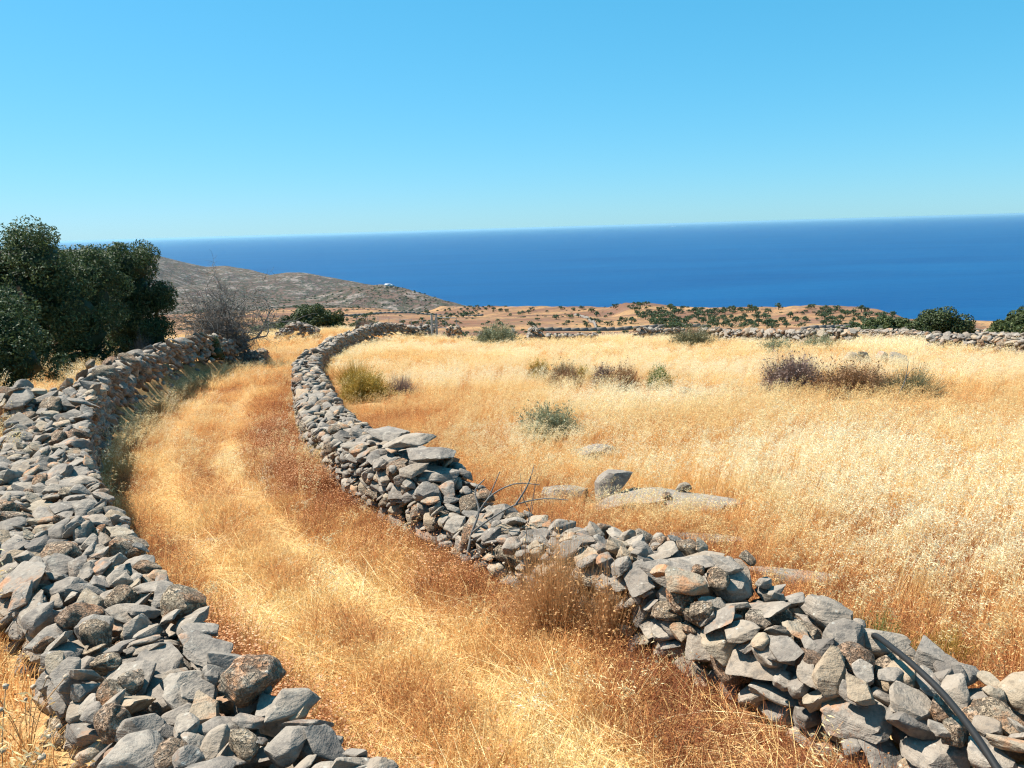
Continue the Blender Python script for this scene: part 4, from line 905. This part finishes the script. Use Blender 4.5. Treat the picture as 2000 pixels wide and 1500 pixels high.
rock('rock_slab', 'small flat slab lying just left of the tilted boulder', 'rock', (.52, 8.05), (.26, .18, .08), .2, (.0, .05), 5, .10)
rock('rock_slab', 'flat grey slab at the foot of the tilted boulder', 'rock', (1.18, 7.72), (.40, .28, .08), -.2, (-.05, .0), 7, .07)
rock('stone', 'small white stone lying on the long bedrock slab', 'stone', (1.72, 7.80), (.085, .06, .055), .3, (.1, .1), 31, .175)
rock('stone', 'dark pitted pebble on the near edge of the long bedrock slab', 'stone', (1.50, 7.56), (.07, .055, .045), 1.0, (.1, 0), 36, .14)
rock('rock_slab', 'pale slab half sunk in the grass below the silvery green bush', 'rock', (1.12, 10.6), (.36, .22, .09), -.1, (-.10, .05), 2, .10)
rock('rock_slab', 'sunken slab in the orange grass behind the wall below the bedrock slab', 'rock', (1.6, 6.35), (.38, .10, .05), -.25, (-.05, 0), 9, .04)
rock('rock_slab', 'grey slab just behind the stepped end of the right wall', 'rock', (2.0, 5.35), (.36, .12, .05), -.35, (-.05, 0), 11, .05)
rock('stone', 'knobbly stone standing behind the right wall gap', 'stone', (1.72, 4.42), (.11, .08, .10), .4, (.2, .2), 37, .10)
rock('stone', 'pale stones in the grass right of the mid field shrub row, dark topped one', 'stone', (3.75, 16.8), (.20, .14, .10), .3, (.1, .1), 20, .14)
rock('stone', 'flat pale stone in front of the dark topped stone in mid field', 'stone', (3.95, 16.45), (.24, .16, .08), -.2, (0, .1), 27, .12)
for i, (x, y, lb) in enumerate([(9.6, 22.2, 'leftmost stone of the small arc of stones in the right field'), (10.0, 22.3, 'second stone from the left in the small stone arc'), (10.35, 22.0, 'third stone from the left in the small stone arc'), (10.45, 21.4, 'lowest right stone of the small stone arc'), (10.25, 20.9, 'front stone at the right foot of the small stone arc')]):
    rock('stone', lb, 'stone', (x, y), (.26, .18, .15), .5*i, (.1*i, .2), (3+i*5) % 25, .34)
rock('stone', 'pale stone sunk in the lane grass near the left wall', 'stone', (-1.20, 4.15), (.10, .07, .035), .6, (0, 0), 28, .02)
rock('stone', 'flat stone in the lane grass in front of the near left wall', 'stone', (-2.9, 7.2), (.09, .07, .04), .2, (.1, 0), 26, .03)
rock('stone', 'white stone on the lane below the tall dry clump', 'stone', (-.15, 5.2), (.10, .07, .03), .9, (0, 0), 30, .02)
rock('stone', 'broken stone at the left foot of the near left wall', 'stone', (-2.55, 3.75), (.12, .09, .07), .9, (.1, .2), 34, .05)
rock('stone', 'pale stone beside the broken stone left of the near wall', 'stone', (-2.85, 3.95), (.10, .08, .06), .2, (.1, .2), 33, .05)

def mat_plain_col(name, c, rough=.6, spec=.3):
    m = NT(name); n = m.noise(m.pos(), 30, 4, .6); return m.done(m.mix(n, tuple(x*.8 for x in c), tuple(min(1, x*1.15) for x in c)), rough, spec)
M_HOSE = mat_plain_col('black_polythene', (.014, .014, .014), .62, .25)
def spline(P, n=40):
    P = np.array(P, float); t = np.linspace(0, len(P)-1, n); out = []
    for q in t:
        i = min(int(q), len(P)-2); f = q-i; p0 = P[max(i-1, 0)]; p1 = P[i]; p2 = P[i+1]; p3 = P[min(i+2, len(P)-1)]
        out.append(.5*((2*p1)+(-p0+p2)*f+(2*p0-5*p1+4*p2-p3)*f*f+(-p0+3*p1-3*p2+p3)*f**3))
    return np.array(out)
V, F = tube_np(spline([(1.98, 4.02, -.03), (1.85, 3.80, .20), (1.73, 3.58, .40), (1.68, 3.32, .49), (1.67, 3.08, .53), (1.67, 2.82, .54), (1.64, 2.5, .53), (1.60, 2.15, .46), (1.55, 1.8, .3), (1.5, 1.5, .05)], 70), .0140, 12)
tag(link('hose', mesh_np('hose', V, F, True), M_HOSE), 'black plastic water hose hanging over the gap in the right wall', 'hose')

def stick(label, pts_list, name='dead_branch', cat='branch', r=.009):
    base = pts_list[0][0]; root = empty(name, base, label, cat)
    for i, P in enumerate(pts_list):
        V, F = tube_np(spline(P, 14)-np.array(base), np.linspace(r, r*.35, 14)*(1 if i == 0 else .7), 6)
        link('twig' if i else 'stem', mesh_np('twig', V, F, True), M_DEAD, root)
def zz(x, y, h): return (x, y, float(height(x, y))+h)
stick('bare grey branch lying over the lowest stretch of the right wall', [
    [zz(-.40, 6.05, .16), zz(-.36, 6.12, .34), zz(-.30, 6.2, .50), zz(-.33, 6.3, .66), zz(-.25, 6.35, .74)],
    [zz(-.36, 6.12, .34), zz(-.20, 6.1, .45), zz(.0, 6.1, .55), zz(.22, 6.1, .56), zz(.42, 6.05, .52)],
    [zz(-.33, 6.2, .45), zz(-.2, 6.2, .62), zz(0, 6.2, .70), zz(.2, 6.15, .66)],
    [zz(-.30, 6.2, .50), zz(-.22, 6.25, .60), zz(-.12, 6.3, .80)],
    [zz(-.38, 6.1, .28), zz(-.28, 6.05, .30), zz(-.12, 5.95, .38), zz(.05, 5.9, .42)],
    [zz(.0, 6.1, .55), zz(.1, 6.15, .68), zz(.16, 6.2, .82)]], r=.013)
stick('tall thin bare stem rising in front of the right wall', [
    [zz(.02, 5.35, .0), zz(.05, 5.36, .3), zz(.08, 5.38, .6), zz(.16, 5.4, .95)], [zz(.08, 5.38, .6), zz(.12, 5.4, .72), zz(.14, 5.4, .9)], [zz(.10, 5.38, .7), zz(.05, 5.4, .82), zz(.04, 5.4, .98)]], 'dry_weed', 'weed', .005)
stick('crooked dry flower stalk standing in the right of the field', [[zz(6.45, 13.2, .0), zz(6.5, 13.2, .35), zz(6.62, 13.2, .65), zz(6.66, 13.2, 1.0)], [zz(6.62, 13.2, .65), zz(6.68, 13.2, .8), zz(6.78, 13.2, .9)]], 'dry_weed', 'weed', .012)

M_HEAD = mat_plain_col('dry_thistle_head', (.42, .33, .24), .9, .1); M_STALK = mat_plain_col('dry_stalk', (.36, .23, .12), .9, .1)
def thistle(xy, n, seed, label):
    g = np.random.default_rng(seed); base = (xy[0], xy[1], float(height(*xy))); root = empty('dry_thistle', base, label, 'thistle', 'dry thistles outside the left wall')
    HV, HF = ICO[2]; S = Geo()
    for i in range(n):
        a = g.uniform(0, 6.28); o = g.uniform(.05, .22); h = g.uniform(.16, .36); P = spline([(0, 0, 0), (o*.4*math.cos(a), o*.4*math.sin(a), h*.6), (o*math.cos(a), o*math.sin(a), h)], 7)
        V, F = tube_np(P, np.linspace(.0024, .0014, 7), 4); S.add(V, F)
        V = HV*(1+.22*g.normal(0, 1, len(HV)))[:, None]*np.array([.0085, .0085, .0080])*g.uniform(.8, 1.25)
        link('flower_head', mesh_np('flower_head', V, HF, False), M_HEAD, root, tuple(P[-1]))
    link('stalks', S.mesh('stalks'), M_STALK, root)
for i, (x, y, n, lb) in enumerate([(-1.68, 2.28, 8, 'dry thistle with round pale heads at the foot of the near left wall'), (-1.86, 2.32, 8, 'dry thistle with round pale heads in the bottom left corner'),
        (-1.78, 2.58, 7, 'dry thistle close to the wall stones behind the nearest thistle'), (-2.02, 2.60, 7, 'dry thistle at the left edge behind the corner thistle'), (-1.55, 2.10, 7, 'dry thistle against the lowest stones of the near left wall')]):
    thistle((x, y), n, 300+i, lb)
for i, (x, y, n, lb) in enumerate([(-.2, 5.85, 9, 'dry thistle with pale heads under the bare branch by the right wall'), (.05, 5.45, 8, 'dry thistle with pale heads beside the tall thin stem'), (-.05, 5.75, 8, 'dry thistle with pale heads among the red weeds at the right wall')]):
    thistle((x, y), n, 330+i, lb)

# ------------------------------------------------------------------ gate, fence, house, boats
M_STEEL = mat_plain_col('weathered_steel', (.30, .30, .29), .55, .4)
def bars(root, name, segs, r, mat, n=6):
    for a, b in segs:
        V, F = tube_np(np.array([a, b]), r, n); link(name, mesh_np(name, V, F, True), mat, root)
gb = (-4.75, 50.6, float(height(-4.75, 50.6)))
gr = empty('gate', gb, 'grey steel gate posts and light tubular gate in the gap between two stone piers', 'gate')
bars(gr, 'post', [((-.22, 0, -.2), (-.22, 0, 1.75)), ((.06, 0, -.2), (.06, 0, 1.70))], .075, M_STEEL, 8)
bars(gr, 'rail', [((.06, 0, 1.55), (1.35, -.2, 1.5)), ((.06, 0, .9), (1.35, -.2, .85)), ((1.35, -.2, .2), (1.35, -.2, 1.5))], .022, M_STEEL)
fb = (-12., 62., float(height(-12., 62.)))
fr = empty('wire_fence', fb, 'thin wire fence on stakes behind the back wall left of the gate', 'fence')
fp = [(-12.6+i*.95, 65.5-.45*i) for i in range(9)]
for x, y in fp:
    z = float(height(x, y)); bars(fr, 'post', [((x-fb[0], y-fb[1], z-fb[2]-.1), (x-fb[0], y-fb[1], z-fb[2]+2.0))], .022, M_STEEL, 5)
for k in range(5):
    P = np.array([(x-fb[0], y-fb[1], float(height(x, y))-fb[2]+.45+.36*k) for x, y in fp]); V, F = tube_np(P, .006, 4); link('wire', mesh_np('wire', V, F), M_STEEL, fr)

M_WHITE = mat_plain_col('white_limewash', (.78, .77, .74), .8, .2); M_DARKW = mat_plain_col('dark_window', (.05, .06, .07), .3, .4); M_BLUE = mat_plain_col('blue_paint', (.06, .14, .30), .6, .3); M_HULL = mat_plain_col('dark_hull', (.10, .11, .14), .6, .3)
def part(name, root, c, h, mat, rz=0.): 
    V, F = box_np(c, h, rz); return link(name, mesh_np(name, V, F), mat, root)
hx, hy = -142., 940.; hb = (hx, hy, float(height(hx, hy)))
hr = empty('house', hb, 'small white flat roofed house on the crest of the scrubby hill', 'house'); hr.scale = (.48, .48, .48)
w_ = part('wall', hr, (0, 0, 1.2), (6.5, 4, 3.0), M_WHITE); part('wall', hr, (9.2, .5, .6), (2.6, 3, 2.2), M_WHITE)
for i in range(4):
    f = part('window', hr, (-4.6+i*2.9, -4.03, 2.0), (.55, .06, .7), M_BLUE); part('pane', f, (-4.6+i*2.9, -4.10, 2.0), (.40, .03, .55), M_DARKW)
part('door', hr, (3.0, -4.05, .2), (.6, .06, 1.15), M_BLUE)
part('roof', hr, (0, 0, 4.35), (6.8, 4.3, .15), M_WHITE); part('roof', hr, (9.25, .5, 2.93), (2.8, 3.2, .13), M_WHITE)

def hull_np(L, B, D, n=14):
    s = np.linspace(-1, 1, n); V = []; F = []
    for q in s:
        b = B*(1-max(q, 0)**2.4)*(.86 if q < -.9 else 1)/2+.02; V += [(q*L/2, -b, D), (q*L/2, -b*.75, -D*.5), (q*L/2, b*.75, -D*.5), (q*L/2, b, D)]
    for i in range(n-1):
        for j in range(4):
            F.append((i*4+j, i*4+(j+1) % 4, (i+1)*4+(j+1) % 4, (i+1)*4+j))
    F += [(3, 2, 1, 0), ((n-1)*4, (n-1)*4+1, (n-1)*4+2, (n-1)*4+3)]
    return np.array(V), np.array(F)
SHIP = (6250., 30670., SEA_Z)
sr = empty('ship', SHIP, 'tiny white ship on the horizon right of centre', 'ship'); sr.rotation_euler.z = .15
V, F = hull_np(190, 26, 10); link('hull', mesh_np('hull', V, F), M_WHITE, sr); part('superstructure', sr, (-30, 0, 17), (26, 10, 9), M_WHITE); part('bridge', sr, (-14, 0, 29), (7, 11, 3), M_WHITE); part('funnel', sr, (-44, 0, 32), (5, 4, 7), M_WHITE)
BOAT = (583., 1101., SEA_Z)
br = empty('motor_boat', BOAT, 'tiny white motor boat on the blue sea right of the headland', 'boat'); br.rotation_euler.z = .3
V, F = hull_np(5.4, 2.0, .7); link('hull', mesh_np('hull', V, F), M_WHITE, br); part('cabin', br, (-.4, 0, 1.5), (1.1, .8, .7), M_WHITE); part('windscreen', br, (.75, 0, 1.6), (.06, .7, .4), M_DARKW)
# ------------------------------------------------------------------ olive trees on the plain and the headland
FAR = [(54.9,308.2),(62.5,277.7),(55.6,275.6),(74.2,403.6),(76.7,448.8),(66.9,359.6),(62.4,310.9),(73.8,426.3),(63.2,291.3),(77.8,483.9),(79.9,382.4),(68.9,398.9),(61.5,362.4),(81.5,410.5),(72.3,486.3),(70.7,451.8),(69.0,416.2),(66.4,302.4),(54.2,294.2),(61.0,311.6),(56.5,265.5),(60.6,300.2),(56.5,294.7),(72.2,342.0),(65.1,406.9),(66.1,394.1),(73.1,450.2),(63.3,352.3),(72.6,413.7),(62.0,296.2),(59.7,315.3),(82.0,401.8),(76.4,468.8),(71.4,400.3),(74.1,392.0),(79.9,496.9),(53.2,269.4),(68.5,432.3),(81.7,433.9),(77.6,500.7),(76.5,420.2),(71.6,474.0),(81.8,423.5),(74.5,482.0),(68.5,342.3),(77.9,402.1),(76.5,375.8),(80.6,478.3),(55.8,270.1),(55.6,304.4),(68.2,352.1),(68.9,388.2),(127.5,414.0),(109.5,427.7),(111.7,414.1),(100.2,421.4),(88.9,374.0),(122.4,420.8),(100.9,308.8),(94.0,455.9),(102.7,370.2),(92.5,404.2),(118.8,370.1),(79.7,286.6),(76.3,300.3),(105.4,358.6),(114.9,443.2),(122.3,436.2),(123.4,415.5),(106.2,367.3),(82.7,340.5),(101.2,377.6),(128.5,427.2),(98.1,362.1),(105.0,415.1),(86.0,381.1),(98.9,308.6),(100.9,392.6),(120.7,437.9),(108.7,359.5),(118.0,386.7),(82.6,280.7),(73.9,284.1),(83.2,287.6),(105.2,452.3),(94.8,472.1),(113.5,385.8),(86.8,393.6),(99.2,442.1),(98.0,345.5),(132.8,413.4),(104.0,347.4),(101.1,469.5),(94.5,435.7),(122.4,375.6),(110.7,423.5),(116.0,416.0),(87.1,281.6),(113.7,426.9),(109.0,436.9),(92.9,461.1),(90.6,347.0),(77.7,289.5),(121.2,388.1),(104.6,422.0),(82.6,302.8),(117.0,434.5),(111.3,346.1),(98.0,390.2),(125.2,414.4),(107.2,443.9),(106.8,412.4),(90.6,373.4),(114.0,367.9),(76.9,342.9),(86.7,297.4),(104.2,368.1),(87.8,288.3),(105.1,345.7),(102.1,443.1),(130.2,425.3),(89.5,433.4),(89.9,275.6),(86.9,293.6),(73.5,294.9),(67.8,285.2),(68.7,275.1),(98.8,404.6),(128.1,394.6),(108.5,369.3),(104.3,334.3),(86.6,342.2),(92.5,437.6),(112.2,356.2),(98.7,479.8),(119.9,427.8),(92.9,396.4),(134.5,366.5),(127.7,316.7),(133.2,327.1),(126.1,348.6),(118.4,371.8),(92.3,279.8),(144.1,359.2),(122.0,328.9),(129.5,335.9),(107.2,295.4),(119.7,303.5),(138.2,371.8),(145.8,368.9),(108.9,295.6),(136.3,404.5),(96.2,276.9),(126.7,360.0),(119.4,349.8),(113.0,346.9),(121.8,339.5),(137.2,355.6),(113.7,329.1),(112.3,336.9),(136.2,344.4),(144.0,381.6),(140.9,362.3),(123.0,302.4),(96.4,287.1),(140.0,348.0),(146.3,375.9),(143.6,326.0),(163.8,340.8),(130.7,326.0),(146.0,373.1),(146.3,327.4),(147.4,372.0),(154.0,321.9),(126.6,294.4),(124.5,304.6),(117.3,292.6),(153.1,337.7),(151.3,368.0),(132.4,306.6),(152.3,330.1),(120.3,291.4),(147.6,354.2),(153.8,325.9),(148.0,343.2),(141.9,356.1),(143.8,301.4),(141.8,336.7),(147.5,361.0),(135.3,303.1),(143.8,296.2),(132.8,289.5),(159.5,355.6),(133.5,340.3),(160.2,340.0),(145.7,312.7),(140.0,317.2),(116.9,270.6),(154.3,314.8),(145.2,333.3),(155.7,352.6),(132.0,294.2),(138.6,296.0),(143.8,316.0),(123.2,292.0),(134.9,334.5),(162.2,331.4),(134.8,324.8),(162.6,324.9),(62.2,493.2),(44.9,562.1),(30.1,324.1),(27.7,290.4),(40.8,297.7),(46.0,421.7),(34.3,303.9),(46.0,328.7),(54.6,534.1),(50.7,563.4),(49.5,412.2),(37.0,296.5),(34.3,401.4),(34.9,322.6),(27.0,359.4),(24.0,329.0),(35.3,353.2),(45.9,316.4),(69.0,522.2),(47.5,310.4),(12.4,350.1),(6.5,569.8),(26.5,573.1),(20.6,355.4),(37.0,578.2),(16.1,587.4),(-3.7,299.5),(-13.2,632.9),(8.1,295.8),(-5.5,350.8),(-7.6,610.4),(0.4,566.7),(-2.4,597.5),(9.0,567.3),(13.3,570.4),(-3.8,323.8),(-41.0,346.2),(-89.3,794.7),(-63.4,609.1),(-39.9,359.6),(-66.8,595.2),(-23.6,310.8),(-31.5,359.3),(-32.7,345.8),(-33.6,332.9),(-31.9,404.3),(-36.3,345.0),(-55.6,686.0),(-27.0,328.8),(-45.5,468.2),(-99.4,812.5),(-50.3,636.5),(-52.7,695.6),(-42.9,347.5),(-125.0,613.5),(-81.0,447.2),(-96.9,554.8),(-83.0,406.0),(-59.6,356.6),(-68.8,404.5),(-110.9,560.0),(-124.5,657.4),(-47.3,353.5),(-90.0,466.1),(-39.3,700.0),(-41.4,681.5),(-43.4,664.0),(-44.2,631.9),(-34.6,464.5),(-33.7,695.5),(-35.8,675.6),(-37.9,656.5),(-39.3,631.4),(-31.1,465.3),(-28.0,686.4),(-30.3,667.5),(-32.4,648.8),(-34.3,628.2),(-27.5,465.0),(-22.4,677.0),(-24.8,658.8),(-27.1,641.5),(-29.2,624.2),(-23.8,462.6),(-16.9,665.1),(-19.5,649.7),(-22.0,637.4),(-24.3,619.5),(-20.3,464.8)]
def far_variants():
    out = []
    for i in range(7):
        g = np.random.default_rng(500+i)
        lobes = [(0, 0, .95, 1.3, 1.25, .95)]+[(g.normal(0, .7), g.normal(0, .7), 1.05+g.normal(0, .3), g.uniform(.6, .95), g.uniform(.6, .95), g.uniform(.5, .8)) for _ in range(3)]
        C_, R_ = sub_clumps(g, lobes, 12, .32); V, F, t = leaf_cloud(g, C_, R_, 420, .36, .24)
        G = Geo(); G.add(V, F, t)
        cg = cores(lobes, g, .86); cf = np.concatenate(cg.F); G.add(np.concatenate(cg.V), np.c_[cf, cf[:, 2]], .08)  # the added light-blocking lumps again, merged into the far crown
        V, F = tube_np(np.array([(0, 0, -.4), (.05, 0, .5), (0, .1, 1.2)]), (.16, .13, .10), 5); G.add(V, F, .1)
        me = G.mesh('far_olive_tree'); me.validate(); me.materials.append(M_OLIVE); out.append(me)
    return out
FARV = far_variants()
def far_trees():
    g = np.random.default_rng(77)
    A = np.array(FAR); z = height(A[:, 0], A[:, 1]); r = np.hypot(A[:, 0], A[:, 1]); n = 0
    for k in range(len(A)):
        th = math.degrees(math.atan2(A[k, 0], A[k, 1]))
        o = bpy.data.objects.new('olive_tree', FARV[k % 7]); COL.objects.link(o); o.location = (A[k, 0], A[k, 1], z[k])
        s = g.uniform(.6, 1.45)*(1.0 if r[k] < 420 else 1.15); o.scale = (s, s, s*g.uniform(.85, 1.05)); o.rotation_euler.z = g.uniform(0, 6.28)
        if th > 11:
            where = 'left part' if th < 15.5 else 'middle' if th < 20 else 'right end'; hgt = 'foot' if r[k] < 330 else 'slope' if r[k] < 385 else 'crest'
            tag(o, 'small dark round olive tree on the %s of the headland, %s' % (hgt, where), 'tree', 'olive trees on the headland %s, %s' % (hgt, where))
        elif th > 6.5:
            hgt = 'top' if r[k] > 400 else 'middle' if r[k] > 320 else 'foot'
            tag(o, 'dark olive tree at the %s of the dense band on the headland left end' % hgt, 'tree', 'olive trees at the %s of the dense band' % hgt)
        elif k >= len(A)-25: tag(o, 'small olive tree planted in the rows of the grove on the red plain', 'tree', 'olive grove in rows')
        else:
            where = 'left of the olive grove' if th < -6 else 'just below the olive grove' if th < -.5 else 'right of the olive grove' if th < 3.6 else 'short of the headland'; hgt = 'near' if r[k] < 400 else 'far'
            tag(o, 'lone dark tree on the %s red plain, %s' % (hgt, where), 'tree', 'lone trees on the %s red plain, %s' % (hgt, where))
    # scrub on the plain and the hills: nobody could count it
    protoset('sc')
    for i in range(4):
        p = bpy.data.objects.new('sc_%d' % i, FARV[i]); PROTOC['sc'].objects.link(p)
    n = 15000; rr = np.sqrt(g.uniform(230**2, 1500**2, n)); t = np.radians(g.uniform(-28, 27, n)); x = rr*np.sin(t); y = rr*np.cos(t); zz_ = height(x, y)
    den = fbm(x/60., y/60., 121, 3); hill = (np.degrees(t) < -3)
    k = (zz_ > SEA_Z+2) & (g.random(n) < np.where(hill, .85, .45)*sm(.36, .58, den)*np.where(hill & (rr > 1200), .35, 1.)); x, y, zz_, rr = x[k], y[k], zz_[k], rr[k]
    s = g.uniform(.35, .85, len(x))*np.where(rr > 700, 1.25, 1.)
    gn_scatter('scrub', 'dark low scrub scattered over the plain and the hills', np.c_[x, y, zz_-.3], np.c_[0*x, 0*x, g.uniform(0, 6, len(x))], np.c_[s, s, s*.7], np.zeros(len(x)), 'sc')
far_trees()
# low dark field walls crossing the plain
M_FARWALL = mat_plain_col('far_wall_stone', (.20, .175, .15), .9, .1)
def far_wall(pts, h, label):
    P = np.array(pts, float); Q = []
    for a, b in zip(P[:-1], P[1:]):
        m = max(2, int(np.linalg.norm(b-a)/3.)); Q += [a+(b-a)*i/m for i in range(m)]
    Q.append(P[-1]); Q = np.array(Q); z = height(Q[:, 0], Q[:, 1]); g = np.random.default_rng(3); G = Geo(); b0 = np.array([Q[0, 0], Q[0, 1], z[0]])
    for i in range(len(Q)-1):
        d = Q[i+1]-Q[i]; L = np.linalg.norm(d); c = (Q[i]+Q[i+1])/2
        V, F = box_np((c[0]-b0[0], c[1]-b0[1], (z[i]+z[i+1])/2-b0[2]+h*.3), (L*.52, .35*g.uniform(.8, 1.2), h*g.uniform(.75, 1.1)), math.atan2(d[1], d[0])); G.add(V, F)
    root = tag(empty('field_wall', tuple(b0), label, 'stone wall'), kind='thing'); tag(link('rubble', G.mesh('rubble'), M_FARWALL, root), kind='stuff')
far_wall([(8, 262), (26, 268), (48, 276), (70, 282)], .9, 'dark field wall running level across the red plain below the olive grove')
far_wall([(30, 275), (34, 330), (37, 400), (38, 470)], .8, 'thin field wall climbing straight up the plain right of the olive grove')
far_wall([(96, 262), (120, 268), (150, 276), (176, 282)], 1.0, 'dark terrace wall along the foot of the right headland')
far_wall([(-160, 560), (-120, 575), (-70, 590), (-20, 600)], 1.1, 'thin dark wall along the upper edge of the red plain on the left')
build_grass()
# ------------------------------------------------------------------ haze over the sea
def build_haze():
    V, F = box_np((0, 0, (SEA_Z-1+6)/2), (96000, 96000, (6-SEA_Z+1)/2))
    o = link('haze', mesh_np('haze', V, F)); m = NT('sea_haze'); m.t.nodes.remove(m.bs)
    pv = m.n('ShaderNodeVolumePrincipled'); pv.inputs['Color'].default_value = (.36, .66, .86, 1); pv.inputs['Density'].default_value = 2.6e-5; pv.inputs['Anisotropy'].default_value = .2
    m.l(pv.outputs[0], m.out.inputs['Volume']); o.data.materials.append(m.m); tag(o, kind='stuff')
build_haze()
